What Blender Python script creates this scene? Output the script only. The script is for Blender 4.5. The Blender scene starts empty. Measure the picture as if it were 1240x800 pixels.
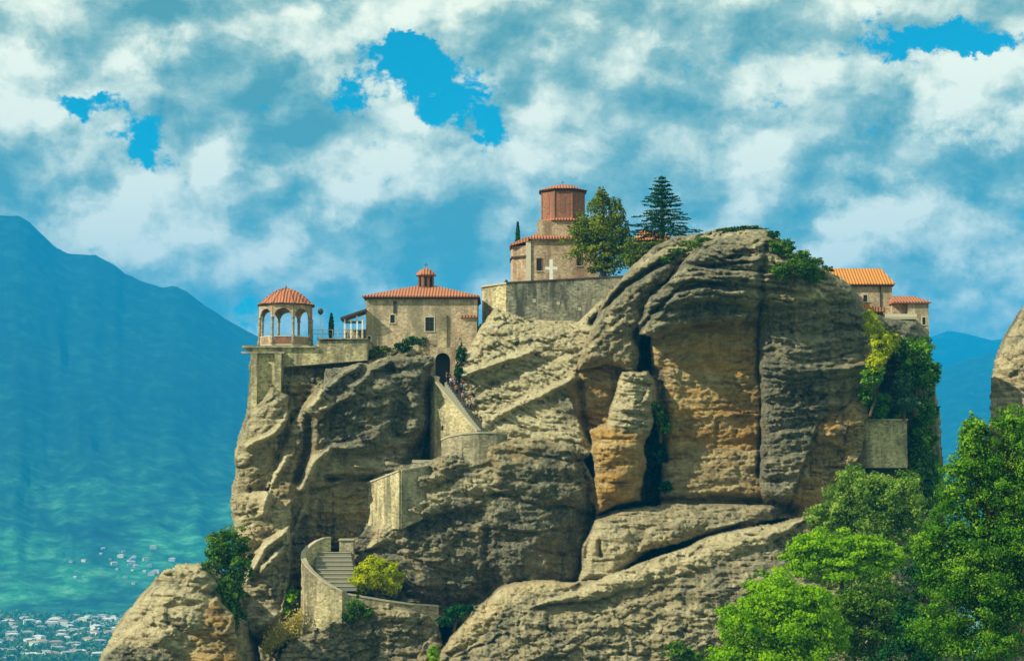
import bpy, math, random
import numpy as np
from mathutils import Vector, Matrix

random.seed(7)
RNG = np.random.default_rng(7)
SC = bpy.context.scene
COL = SC.collection
R = math.radians

# ------------------------------------------------------------------ camera
F = 2308.0                       # focal length in photo pixels (1240 wide)
PITCH = math.atan(200.0 / F)     # horizon lies at photo row 600
cam_data = bpy.data.cameras.new('camera')
cam = bpy.data.objects.new('camera', cam_data)
COL.objects.link(cam)
cam.location = (0, 0, 0)
cam.rotation_euler = (R(90) + PITCH, 0, 0)
cam_data.sensor_width = 36
cam_data.lens = 36 * F / 1240
cam_data.clip_start = 0.5
cam_data.clip_end = 60000
SC.camera = cam
CP, SP = math.cos(PITCH), math.sin(PITCH)

def P(u, v, Y):
    """the world point seen at photo pixel (u, v) at distance Y (works on arrays too)"""
    a = (u - 620.0) / F
    b = (400.0 - v) / F
    dy = CP - b * SP
    dz = SP + b * CP
    return a * Y / dy, Y, dz * Y / dy

def PX(u, v, Y):
    return P(u, v, Y)[0]
def PZ(v, Y):
    return P(620, v, Y)[2]

# ------------------------------------------------------------------ light
SUN = Vector((-0.73, -0.35, 0.62)).normalized()
SUN_EL = math.asin(SUN.z)
SUN_AZ = math.atan2(SUN.x, SUN.y)
sun_d = bpy.data.lights.new('sun', 'SUN')
sun_d.energy = 5.0
sun_d.angle = R(0.5)
sun_d.color = (1.0, 0.91, 0.70)
sun_o = bpy.data.objects.new('sun', sun_d)
COL.objects.link(sun_o)
sun_o.rotation_euler = SUN.to_track_quat('Z', 'Y').to_euler()

SC.view_settings.view_transform = 'Standard'
SC.view_settings.look = 'None'
SC.view_settings.exposure = 0.55
SC.view_settings.gamma = 1.0
SC.view_settings.use_curve_mapping = False
SC.render.engine = 'CYCLES'
SC.cycles.use_denoising = True
SC.cycles.max_bounces = 6
SC.cycles.diffuse_bounces = 3
SC.cycles.volume_bounces = 1
SC.cycles.transparent_max_bounces = 8

class NT:
    """small helper round a node tree"""
    def __init__(self, tree):
        self.t = tree
    def n(self, kind, **kw):
        nd = self.t.nodes.new(kind)
        for k, v in kw.items():
            if k == 'ins':
                for key, val in v.items():
                    self.set(nd, key, val)
            else:
                setattr(nd, k, v)
        return nd
    def set(self, nd, key, val):
        s = nd.inputs[key]
        if isinstance(val, bpy.types.NodeSocket):
            self.t.links.new(val, s)
        else:
            s.default_value = val
    def math(self, op, a, b=None, c=None, clamp=False):
        nd = self.n('ShaderNodeMath', operation=op, use_clamp=clamp)
        for i, x in enumerate((a, b, c)):
            if x is not None:
                self.set(nd, i, x)
        return nd.outputs[0]
    def vmath(self, op, a, b=None, scale=None):
        nd = self.n('ShaderNodeVectorMath', operation=op)
        self.set(nd, 0, a)
        if b is not None:
            self.set(nd, 1, b)
        if scale is not None:
            self.set(nd, 'Scale', scale)
        return nd.outputs['Value' if op in ('LENGTH', 'DOT_PRODUCT', 'DISTANCE') else 'Vector']
    def noise(self, vec, scale, detail=4, rough=0.55, dist=0.0):
        nd = self.n('ShaderNodeTexNoise', ins={'Vector': vec, 'Scale': scale, 'Detail': detail, 'Roughness': rough, 'Distortion': dist})
        return nd
    def ramp(self, fac, stops, interp='LINEAR'):
        nd = self.n('ShaderNodeValToRGB')
        self.set(nd, 0, fac)
        cr = nd.color_ramp
        cr.interpolation = interp
        while len(cr.elements) < len(stops):
            cr.elements.new(0.5)
        for e, (p, c) in zip(cr.elements, stops):
            e.position = p
            e.color = (c[0], c[1], c[2], 1) if isinstance(c, (tuple, list)) else (c, c, c, 1)
        return nd.outputs[0]
    def mix(self, fac, a, b, blend='MIX'):
        nd = self.n('ShaderNodeMix', data_type='RGBA', blend_type=blend)
        self.set(nd, 0, fac)
        self.set(nd, 6, a if isinstance(a, bpy.types.NodeSocket) else (*a, 1))
        self.set(nd, 7, b if isinstance(b, bpy.types.NodeSocket) else (*b, 1))
        return nd.outputs[2]
    def maprange(self, x, a, b, c=0.0, d=1.0, smooth=True):
        nd = self.n('ShaderNodeMapRange', interpolation_type='SMOOTHSTEP' if smooth else 'LINEAR')
        for i, q in enumerate((x, a, b, c, d)):
            self.set(nd, i, q)
        return nd.outputs[0]

# ------------------------------------------------------------------ sky with clouds
world = bpy.data.worlds.new('World')
SC.world = world
world.use_nodes = True
world.node_tree.nodes.clear()
W = NT(world.node_tree)
SKY_STRENGTH = 0.1
tc = W.n('ShaderNodeTexCoord').outputs['Generated']
sky = W.n('ShaderNodeTexSky', sky_type='NISHITA', sun_disc=False, sun_elevation=SUN_EL, sun_rotation=SUN_AZ,
          altitude=500, air_density=1.0, dust_density=0.4, ozone_density=2.5)
W.t.links.new(tc, sky.inputs[0])
sky_col = W.mix(1.0, sky.outputs[0], (0.05, 0.84, 0.84), 'MULTIPLY')
def D3(u, v):
    x, y, z = P(u, v, 1.0)
    l = math.sqrt(x * x + y * y + z * z)
    return x / l, y / l, z / l
# ragged edges: bend the direction by noise before the cloud banks are laid out
wn = W.noise(tc, 16.0, 6, 0.66)
warp = W.vmath('SCALE', W.vmath('SUBTRACT', wn.outputs['Color'], (0.5, 0.5, 0.5)), scale=0.075)
pw = W.vmath('ADD', tc, warp)
wn2 = W.noise(tc, 6.0, 3, 0.5)
warp2 = W.vmath('SCALE', W.vmath('SUBTRACT', wn2.outputs['Color'], (0.5, 0.5, 0.5)), scale=0.03)
pw = W.vmath('ADD', pw, warp2)
def blobs(lst):
    acc = None
    for (u, v, ru, rv, w) in lst:
        c = D3(u, v)
        d = W.vmath('SUBTRACT', pw, c)
        d = W.vmath('MULTIPLY', d, (F / ru, F / ru, F / rv))
        g = W.maprange(W.vmath('LENGTH', d), 1.25, 0.35, 0.0, w)
        acc = g if acc is None else W.math('ADD', acc, g)
    return acc
holes = blobs([(480, 75, 80, 36, 1.0), (560, 110, 60, 45, 1.0), (505, 60, 60, 24, 0.8), (585, 150, 34, 26, 0.7), (430, 108, 52, 20, 0.8), (120, 130, 60, 22, 1.0), (185, 170, 52, 34, 1.0),
               (222, 205, 40, 22, 0.9), (1120, 68, 80, 24, 0.9), (1180, 52, 45, 32, 0.8), (1215, 70, 60, 16, 0.7), (655, 48, 16, 9, 0.8), (300, 370, 130, 34, 0.35), (60, 240, 60, 30, 0.25)])
light = blobs([(1180, 125, 110, 50, 0.55), (1120, 110, 60, 30, 0.25), (410, 245, 60, 45, 0.45), (480, 150, 80, 45, 0.35), (30, 110, 90, 50, 0.40), (160, 250, 120, 45, 0.38),
               (1080, 265, 130, 30, 0.45), (1190, 300, 60, 40, 0.35), (640, 170, 110, 60, 0.30), (760, 70, 130, 60, 0.22), (380, 40, 70, 45, 0.35),
               (250, 300, 150, 30, 0.25), (1010, 120, 80, 60, 0.15), (900, 180, 90, 60, 0.15), (180, 70, 60, 20, 0.35), (400, 90, 40, 16, 0.3), (1180, 375, 80, 40, 0.3),
               (900, 80, 100, 50, 0.15), (300, 200, 80, 50, 0.2)])
dark = blobs([(500, 300, 140, 60, 0.55), (40, 215, 75, 50, 0.50), (300, 90, 90, 50, 0.35), (620, 20, 120, 30, 0.35), (1080, 190, 110, 34, 0.40), (1210, 210, 70, 40, 0.4),
              (1150, 330, 130, 26, 0.40), (1000, 295, 90, 20, 0.25), (900, 30, 160, 30, 0.20), (210, 20, 70, 24, 0.3), (950, 210, 80, 40, 0.2), (750, 150, 60, 40, 0.10), (60, 40, 80, 26, 0.2),
              (330, 155, 90, 34, 0.3), (560, 250, 120, 40, 0.25), (830, 120, 60, 30, 0.15)])
st = W.vmath('MULTIPLY', tc, (1.0, 1.0, 1.35))
jit = W.noise(st, 22.0, 5, 0.6)
stj = W.vmath('ADD', st, W.vmath('SCALE', W.vmath('SUBTRACT', jit.outputs['Color'], (0.5, 0.5, 0.5)), scale=0.03))
def cloud_height(off):
    p = W.vmath('ADD', stj, off)
    a = W.noise(p, 8.0, 8, 0.60).outputs[0]
    v = W.n('ShaderNodeTexVoronoi', feature='F1', ins={'Vector': p, 'Scale': 20.0, 'Detail': 1.0, 'Roughness': 0.5}).outputs['Distance']
    return W.math('SUBTRACT', W.math('MULTIPLY', a, 1.3), W.math('MULTIPLY', v, 0.30)), a
h1, n1 = cloud_height((0, 0, 0))
h2, _ = cloud_height((-0.010, 0.0, 0.015))
n2 = W.noise(st, 34.0, 6, 0.66)
cover = W.noise(st, 5.0, 5, 0.6)
relief = W.math('MULTIPLY', W.math('SUBTRACT', h1, h2), 2.2)
shade = W.math('ADD', W.math('ADD', 0.50, relief), W.math('MULTIPLY', W.math('SUBTRACT', n1, 0.5), 0.8))
shade = W.math('ADD', shade, W.math('MULTIPLY', W.math('SUBTRACT', n2.outputs[0], 0.5), 0.75))
shade = W.math('ADD', shade, W.math('MULTIPLY', light, 0.75))
shade = W.math('SUBTRACT', shade, W.math('MULTIPLY', dark, 0.75))
cloud_col = W.ramp(shade, [(0.0, (0.11, 0.23, 0.18)), (0.22, (0.20, 0.32, 0.24)), (0.45, (0.37, 0.46, 0.33)), (0.66, (0.66, 0.69, 0.48)), (0.92, (1.02, 0.96, 0.68))])
cloud_col = W.vmath('SCALE', cloud_col, scale=1.0 / SKY_STRENGTH)
dens = W.math('ADD', W.math('MULTIPLY', cover.outputs[0], 0.9), 0.42)
dens = W.math('ADD', dens, W.math('MULTIPLY', W.math('SUBTRACT', n2.outputs[0], 0.5), 2.3))
dens = W.math('ADD', dens, W.math('MULTIPLY', W.math('SUBTRACT', n1, 0.5), 0.8))
dens = W.math('ADD', dens, W.math('MULTIPLY', W.math('SUBTRACT', W.noise(st, 85.0, 4, 0.6).outputs[0], 0.5), 1.5))
dens = W.math('SUBTRACT', dens, W.math('MULTIPLY', holes, 0.86))
cmask = W.maprange(dens, 0.06, 0.56)
final = W.mix(cmask, sky_col, cloud_col)
bg = W.n('ShaderNodeBackground', ins={'Color': final, 'Strength': SKY_STRENGTH})
W.t.links.new(bg.outputs[0], W.n('ShaderNodeOutputWorld').inputs[0])

# ------------------------------------------------------------------ object helpers
def link(o, parent=None):
    COL.objects.link(o)
    if parent is not None:
        o.parent = parent
    return o
def tag(o, label=None, cat=None, group=None, kind=None):
    if label: o['label'] = label
    if cat: o['category'] = cat
    if group: o['group'] = group
    if kind: o['kind'] = kind
    return o
def empty(name, loc, label=None, cat=None, group=None):
    o = bpy.data.objects.new(name, None)
    o.empty_display_size = 0.5
    o.location = loc
    link(o)
    return tag(o, label, cat, group, 'thing')

class MB:
    """collects polygons; build() links them as one mesh object"""
    def __init__(self):
        self.v, self.f = [], []
    def add(self, vs, fs):
        b = len(self.v)
        self.v += [tuple(p) for p in vs]
        self.f += [tuple(b + i for i in f) for f in fs]
        return self
    def box(self, x0, x1, y0, y1, z0, z1, rz=0.0, c=None):
        vs = [(x0, y0, z0), (x1, y0, z0), (x1, y1, z0), (x0, y1, z0), (x0, y0, z1), (x1, y0, z1), (x1, y1, z1), (x0, y1, z1)]
        if rz:
            cx, cy = c if c else ((x0 + x1) / 2, (y0 + y1) / 2)
            cs, sn = math.cos(rz), math.sin(rz)
            vs = [(cx + (x - cx) * cs - (y - cy) * sn, cy + (x - cx) * sn + (y - cy) * cs, z) for x, y, z in vs]
        return self.add(vs, [(0, 3, 2, 1), (4, 5, 6, 7), (0, 1, 5, 4), (1, 2, 6, 5), (2, 3, 7, 6), (3, 0, 4, 7)])
    def prism(self, pts, y0, y1):
        """polygon in the xz plane, seen counter-clockwise from -y, given depth"""
        n = len(pts)
        vs = [(x, y0, z) for x, z in pts] + [(x, y1, z) for x, z in pts]
        fs = [tuple(range(n)), tuple(range(2 * n - 1, n - 1, -1))]
        fs += [(i, i + n, (i + 1) % n + n, (i + 1) % n) for i in range(n)]
        return self.add(vs, fs)
    def slab(self, pts, z0, z1):
        n = len(pts)
        vs = [(x, y, z0) for x, y in pts] + [(x, y, z1) for x, y in pts]
        fs = [tuple(range(n - 1, -1, -1)), tuple(range(n, 2 * n))]
        fs += [(i, (i + 1) % n, (i + 1) % n + n, i + n) for i in range(n)]
        return self.add(vs, fs)
    def lathe(self, cx, cy, prof, n=12, a0=0.0, cap=True, stretch=1.0):
        vs, fs = [], []
        for r, z in prof:
            for k in range(n):
                a = a0 + 2 * math.pi * k / n
                vs.append((cx + r * math.cos(a), cy + r * math.sin(a) * stretch, z))
        for i in range(len(prof) - 1):
            for k in range(n):
                k2 = (k + 1) % n
                fs.append((i * n + k, i * n + k2, (i + 1) * n + k2, (i + 1) * n + k))
        if cap:
            fs.append(tuple(range(n - 1, -1, -1)))
            fs.append(tuple(range((len(prof) - 1) * n, len(prof) * n)))
        return self.add(vs, fs)
    def tube(self, a, b, r0, r1=None, n=7):
        r1 = r0 if r1 is None else r1
        a, b = Vector(a), Vector(b)
        d = (b - a).normalized()
        u = d.orthogonal().normalized()
        w = d.cross(u)
        vs = [a + (u * math.cos(2 * math.pi * k / n) + w * math.sin(2 * math.pi * k / n)) * r0 for k in range(n)]
        vs += [b + (u * math.cos(2 * math.pi * k / n) + w * math.sin(2 * math.pi * k / n)) * r1 for k in range(n)]
        fs = [(k, (k + 1) % n, (k + 1) % n + n, k + n) for k in range(n)] + [tuple(range(n - 1, -1, -1)), tuple(range(n, 2 * n))]
        return self.add(vs, fs)
    def build(self, name, mat, parent=None, smooth=False, origin=None):
        me = bpy.data.meshes.new(name)
        off = Vector(origin) if origin is not None else (parent.matrix_world.translation if False else Vector((0, 0, 0)))
        if parent is not None and origin is None:
            off = world_loc(parent)
        me.from_pydata([(x - off.x, y - off.y, z - off.z) for x, y, z in self.v], [], self.f)
        me.materials.append(mat)
        if smooth:
            me.shade_smooth()
        me.update()
        o = bpy.data.objects.new(name, me)
        if parent is None and origin is not None:
            o.location = off
        return link(o, parent)
def world_loc(o):
    v = Vector((0, 0, 0))
    while o is not None:
        v = v + o.location
        o = o.parent
    return v

# ------------------------------------------------------------------ materials
def mat(name, rough=0.85):
    m = bpy.data.materials.new(name)
    m.use_nodes = True
    m.node_tree.nodes.clear()
    t = NT(m.node_tree)
    out = t.n('ShaderNodeOutputMaterial')
    b = t.n('ShaderNodeBsdfPrincipled', ins={'Roughness': rough})
    b.inputs['Specular IOR Level'].default_value = 0.25
    t.t.links.new(b.outputs[0], out.inputs[0])
    return m, t, b, out
def geo_pos(t):
    return t.n('ShaderNodeNewGeometry').outputs['Position']

def plain(name, col, rough=0.8, var=0.15, scale=1.5):
    m, t, b, out = mat(name, rough)
    n = t.noise(geo_pos(t), scale, 5, 0.6)
    lo = tuple(c * (1 - var) for c in col)
    hi = tuple(min(1, c * (1 + var)) for c in col)
    t.set(b, 'Base Color', t.mix(n.outputs[0], lo, hi))
    return m

def masonry(name, c1, c2, mortar, stain=(0.06, 0.06, 0.045), stain_amt=0.45, scale=1.0, bump=0.6):
    """rough coursed rubble: stones of uneven tone, lime runs and dark weather stains"""
    m, t, b, out = mat(name, 0.92)
    pos = geo_pos(t)
    bend = t.noise(pos, 0.9, 3, 0.5)
    pp = t.vmath('ADD', pos, t.vmath('SCALE', t.vmath('SUBTRACT', bend.outputs['Color'], (0.5, 0.5, 0.5)), scale=0.35))
    sp = t.vmath('MULTIPLY', pp, (1.0, 1.0, 1.75))
    vo = t.n('ShaderNodeTexVoronoi', ins={'Vector': sp, 'Scale': 2.1 * scale, 'Randomness': 0.85})
    ve = t.n('ShaderNodeTexVoronoi', feature='DISTANCE_TO_EDGE', ins={'Vector': sp, 'Scale': 2.1 * scale, 'Randomness': 0.85})
    tone = t.n('ShaderNodeSeparateColor', ins={0: vo.outputs['Color']}).outputs[0]
    col = t.mix(tone, tuple(x * 0.78 for x in c1), tuple(min(1, x * 1.12) for x in c2))
    edge = t.maprange(ve.outputs['Distance'], 0.0, 0.09, 1.0, 0.0)
    col = t.mix(t.math('MULTIPLY', edge, 0.35), col, mortar)
    big = t.noise(t.vmath('MULTIPLY', pos, (1.0, 1.0, 0.35)), 0.38, 6, 0.65)
    st = t.maprange(big.outputs[0], 0.42, 0.62, 0.0, min(1.0, stain_amt * 1.5))
    col = t.mix(st, col, stain)
    run = t.noise(t.vmath('MULTIPLY', pos, (1.6, 1.6, 0.12)), 1.0, 5, 0.6)
    col = t.mix(t.maprange(run.outputs[0], 0.52, 0.7, 0.0, 0.35), col, tuple(x * 1.25 for x in c2))
    t.set(b, 'Base Color', col)
    hgt = t.math('ADD', t.math('MULTIPLY', edge, -0.6), t.math('MULTIPLY', t.noise(pos, 4.0, 4, 0.6).outputs[0], 0.8))
    bp = t.n('ShaderNodeBump', ins={'Strength': bump, 'Distance': 0.10, 'Height': hgt})
    t.set(b, 'Normal', bp.outputs[0])
    return m

def tiles(name, c1, c2, axis=(1, 0, 0), s=0.62):
    m, t, b, out = mat(name, 0.85)
    pos = geo_pos(t)
    w = t.n('ShaderNodeTexWave', wave_type='BANDS', bands_direction='X' if axis[0] else 'Y', ins={'Vector': pos, 'Scale': s, 'Distortion': 0.6, 'Detail': 2.0})
    n = t.noise(pos, 2.2, 6, 0.7)
    n3 = t.noise(pos, 0.5, 4, 0.6)
    col = t.mix(n.outputs[0], c1, c2)
    col = t.mix(t.maprange(n3.outputs[0], 0.5, 0.72, 0.0, 0.4), col, (0.20, 0.15, 0.08))
    col = t.mix(t.math('MULTIPLY', t.math('SUBTRACT', 1.0, w.outputs[0]), 0.25), col, tuple(x * 0.35 for x in c1))
    t.set(b, 'Base Color', col)
    bp = t.n('ShaderNodeBump', ins={'Strength': 0.8, 'Distance': 0.16, 'Height': w.outputs[0]})
    t.set(b, 'Normal', bp.outputs[0])
    return m

def rock_mat(name='weathered_conglomerate', use_attr=True):
    m, t, b, out = mat(name, 0.95)
    pos = geo_pos(t)
    n_big = t.noise(pos, 0.075, 7, 0.62, 0.4)
    n_mid = t.noise(t.vmath('MULTIPLY', pos, (1, 1, 1.8)), 0.30, 8, 0.68, 0.3)
    n_fine = t.noise(pos, 1.6, 7, 0.7)
    n_peb = t.n('ShaderNodeTexVoronoi', ins={'Vector': pos, 'Scale': 1.5})
    streak = t.noise(t.vmath('MULTIPLY', pos, (0.85, 0.85, 0.06)), 0.9, 6, 0.65, 0.2)
    layer = t.noise(t.vmath('MULTIPLY', pos, (0.06, 0.06, 1.1)), 0.8, 6, 0.7, 0.25)
    base = t.ramp(n_mid.outputs[0], [(0.30, (0.17, 0.14, 0.07)), (0.46, (0.39, 0.33, 0.18)), (0.65, (0.70, 0.62, 0.38))])
    base = t.mix(t.maprange(layer.outputs[0], 0.45, 0.66, 0.0, 0.45), base, (0.32, 0.22, 0.09))
    base = t.mix(t.maprange(n_fine.outputs[0], 0.35, 0.70, 0.40, 0.0), base, (0.12, 0.10, 0.065))  # fine hollows painted darker as cavity shade
    if use_attr:
        at = t.n('ShaderNodeAttribute', attribute_name='ochre').outputs['Fac']
        och = t.ramp(n_mid.outputs[0], [(0.3, (0.30, 0.15, 0.03)), (0.5, (0.50, 0.29, 0.07)), (0.72, (0.66, 0.46, 0.17))])
        oc = t.math('MULTIPLY', at, t.maprange(layer.outputs[0], 0.30, 0.60, 0.25, 1.0))
        oc = t.math('MULTIPLY', oc, t.maprange(n_big.outputs[0], 0.30, 0.55, 0.6, 1.0))
        stain = t.math('MULTIPLY', t.maprange(n_big.outputs[0], 0.56, 0.70), t.maprange(n_mid.outputs[0], 0.40, 0.62))
        oc = t.math('MAXIMUM', oc, t.math('MULTIPLY', stain, 0.7))
        base = t.mix(oc, base, och)
        dk = t.n('ShaderNodeAttribute', attribute_name='lichen_shade').outputs['Fac']  # lichen cover plus shade painted into cracks
        pl = t.n('ShaderNodeAttribute', attribute_name='pale').outputs['Fac']
        pale_c = t.ramp(n_fine.outputs[0], [(0.3, (0.52, 0.45, 0.25)), (0.65, (0.82, 0.75, 0.50))])
        base = t.mix(t.math('MULTIPLY', pl, 0.85), base, pale_c)
    else:
        dk = t.math('ADD', 0.25, 0.0)
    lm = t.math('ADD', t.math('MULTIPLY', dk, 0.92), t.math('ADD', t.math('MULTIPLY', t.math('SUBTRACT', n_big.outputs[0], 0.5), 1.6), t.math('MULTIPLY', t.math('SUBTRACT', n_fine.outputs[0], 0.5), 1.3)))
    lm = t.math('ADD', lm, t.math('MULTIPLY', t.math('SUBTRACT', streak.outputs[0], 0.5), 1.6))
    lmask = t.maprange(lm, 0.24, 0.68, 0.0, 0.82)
    lich_shade = t.ramp(n_fine.outputs[0], [(0.32, (0.030, 0.036, 0.026)), (0.48, (0.092, 0.100, 0.070)), (0.66, (0.29, 0.295, 0.225))])
    base = t.mix(lmask, base, lich_shade)
    sm_ = t.math('MULTIPLY', t.maprange(streak.outputs[0], 0.54, 0.66), t.maprange(n_big.outputs[0], 0.38, 0.55))
    base = t.mix(t.math('MULTIPLY', sm_, 0.6), base, (0.045, 0.048, 0.036))
    pit = t.n('ShaderNodeTexVoronoi', ins={'Vector': pos, 'Scale': 0.85})
    base = t.mix(t.maprange(pit.outputs['Distance'], 0.04, 0.14, 0.4, 0.0), base, (0.05, 0.048, 0.032))
    spot = t.maprange(n_peb.outputs['Distance'], 0.05, 0.22, 0.5, 0.0)
    base = t.mix(spot, base, (0.40, 0.38, 0.29))
    t.set(b, 'Base Color', base)
    h = t.math('ADD', t.math('MULTIPLY', n_fine.outputs[0], 0.9), t.math('MULTIPLY', n_mid.outputs[0], 1.2))
    h = t.math('ADD', h, t.math('MULTIPLY', n_peb.outputs['Distance'], 0.35))
    h = t.math('ADD', h, t.math('MULTIPLY', layer.outputs[0], 1.3))
    bp = t.n('ShaderNodeBump', ins={'Strength': 0.95, 'Distance': 0.8, 'Height': h})
    t.set(b, 'Normal', bp.outputs[0])
    return m

def leaf_mat(name, dark, mid, bright, trans=0.35):
    m = bpy.data.materials.new(name)
    m.use_nodes = True
    m.node_tree.nodes.clear()
    t = NT(m.node_tree)
    out = t.n('ShaderNodeOutputMaterial')
    tone = t.n('ShaderNodeAttribute', attribute_name='tone').outputs['Fac']
    col = t.ramp(tone, [(0.0, dark), (0.5, mid), (1.0, bright)])
    d = t.n('ShaderNodeBsdfDiffuse', ins={'Color': col})
    tr = t.n('ShaderNodeBsdfTranslucent', ins={'Color': col})
    mx = t.n('ShaderNodeMixShader', ins={0: trans, 1: d.outputs[0], 2: tr.outputs[0]})
    t.t.links.new(mx.outputs[0], out.inputs[0])
    return m

M = {}
M['rock'] = rock_mat()
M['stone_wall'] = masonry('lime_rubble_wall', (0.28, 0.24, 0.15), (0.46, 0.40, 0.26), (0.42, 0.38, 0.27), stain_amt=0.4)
M['yellow_sunlit_wall'] = masonry('yellow_sunlit_rubble', (0.40, 0.34, 0.17), (0.60, 0.53, 0.31), (0.55, 0.50, 0.34), stain_amt=0.45)  # yellowish rubble with the sunlit tone of left-facing walls painted in
M['grey_shaded_wall'] = masonry('grey_shaded_masonry', (0.16, 0.155, 0.11), (0.33, 0.315, 0.225), (0.34, 0.32, 0.24), stain=(0.05, 0.055, 0.045), stain_amt=0.6)  # dark grey stone; the bastion front's shade is put into this colour
M['plaster'] = masonry('brown_grey_plastered_stone', (0.40, 0.31, 0.20), (0.58, 0.46, 0.31), (0.46, 0.38, 0.27), stain=(0.16, 0.15, 0.10), stain_amt=0.45, scale=1.3, bump=0.3)
M['church_wall'] = masonry('church_stone', (0.38, 0.28, 0.175), (0.56, 0.43, 0.28), (0.46, 0.37, 0.25), stain=(0.16, 0.08, 0.05), stain_amt=0.4, scale=1.4, bump=0.3)
M['brick'] = masonry('red_brickwork', (0.24, 0.095, 0.055), (0.36, 0.16, 0.095), (0.30, 0.20, 0.14), stain=(0.17, 0.08, 0.05), stain_amt=0.35, scale=2.2, bump=0.3)
M['tile'] = tiles('red_clay_tiles', (0.32, 0.095, 0.05), (0.56, 0.24, 0.13))
M['tile_o'] = tiles('orange_clay_tiles', (0.48, 0.18, 0.04), (0.74, 0.32, 0.08))
M['eave'] = plain('dark_eave_timber', (0.07, 0.045, 0.03))
M['wood'] = plain('brown_timber', (0.17, 0.09, 0.04))
M['pale'] = plain('pale_stone_trim', (0.58, 0.54, 0.42))
M['coping'] = plain('weathered_coping_stone', (0.42, 0.385, 0.27), var=0.25, scale=3)
M['white'] = plain('white_painted_wood', (0.72, 0.72, 0.68))
M['glass_or_dark'] = plain('dark_glass_and_openings', (0.012, 0.014, 0.013), 0.25)  # window glass, also the dark of doorway, lantern and drain openings
M['metal'] = plain('dark_metal', (0.05, 0.05, 0.05), 0.5)
M['step'] = plain('worn_grey_steps', (0.22, 0.22, 0.18), var=0.25, scale=2)
M['bark'] = plain('brown_bark', (0.09, 0.06, 0.035), var=0.4, scale=3)

# ------------------------------------------------------------------ noise for relief
def _hash(ix, iy, seed):
    h = (ix.astype(np.int64) * 374761393 + iy.astype(np.int64) * 668265263 + seed * 974634777) & 0xffffffff
    h = ((h ^ (h >> 13)) * 1274126177) & 0xffffffff
    h = h ^ (h >> 16)
    return (h & 0xffff) / 65535.0
def vnoise(x, y, seed=0):
    ix, iy = np.floor(x), np.floor(y)
    fx, fy = x - ix, y - iy
    fx = fx * fx * fx * (fx * (fx * 6 - 15) + 10)
    fy = fy * fy * fy * (fy * (fy * 6 - 15) + 10)
    a, b = _hash(ix, iy, seed), _hash(ix + 1, iy, seed)
    c, d = _hash(ix, iy + 1, seed), _hash(ix + 1, iy + 1, seed)
    return (a + (b - a) * fx) * (1 - fy) + (c + (d - c) * fx) * fy
def fbm(x, y, oct=4, seed=0, gain=0.5, ridged=False):
    s, a, tot = 0, 1.0, 0
    for o in range(oct):
        n = vnoise(x * 2 ** o + 17.3 * o, y * 2 ** o - 9.1 * o, seed + o * 13) * 2 - 1
        if ridged:
            n = 1 - 2 * np.abs(n)
        s = s + n * a
        tot += a
        a *= gain
    return s / tot
def seg_dist(U, V, a, b):
    ax, ay = a; bx, by = b
    dx, dy = bx - ax, by - ay
    L = dx * dx + dy * dy + 1e-9
    t = np.clip(((U - ax) * dx + (V - ay) * dy) / L, 0, 1)
    return np.hypot(U - ax - t * dx, V - ay - t * dy)
def poly_field(U, V, pts):
    """inside mask and distance to the outline"""
    n = len(pts)
    inside = np.zeros(U.shape, bool)
    dist = np.full(U.shape, 1e9)
    for i in range(n):
        a, b = pts[i], pts[(i + 1) % n]
        dist = np.minimum(dist, seg_dist(U, V, a, b))
        if a[1] != b[1]:
            c = ((a[1] > V) != (b[1] > V)) & (U < (b[0] - a[0]) * (V - a[1]) / (b[1] - a[1]) + a[0])
            inside ^= c
    return inside, dist
def line_dist(U, V, pts):
    d = np.full(U.shape, 1e9)
    for a, b in zip(pts[:-1], pts[1:]):
        d = np.minimum(d, seg_dist(U, V, a, b))
    return d

def cells(x, y, seed):
    """per-cell random value of a jittered grid, and how near the border between two cells is"""
    ix, iy = np.floor(x), np.floor(y)
    d1 = np.full(x.shape, 9.0); d2 = np.full(x.shape, 9.0); val = np.zeros(x.shape)
    for a in (-1, 0, 1):
        for b in (-1, 0, 1):
            cx, cy = ix + a, iy + b
            d = np.hypot(x - cx - _hash(cx, cy, seed), y - cy - _hash(cx, cy, seed + 1))
            near = d < d1
            d2 = np.where(near, d1, np.minimum(d2, d))
            val = np.where(near, _hash(cx, cy, seed + 2), val)
            d1 = np.where(near, d, d1)
    return val, d2 - d1

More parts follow.
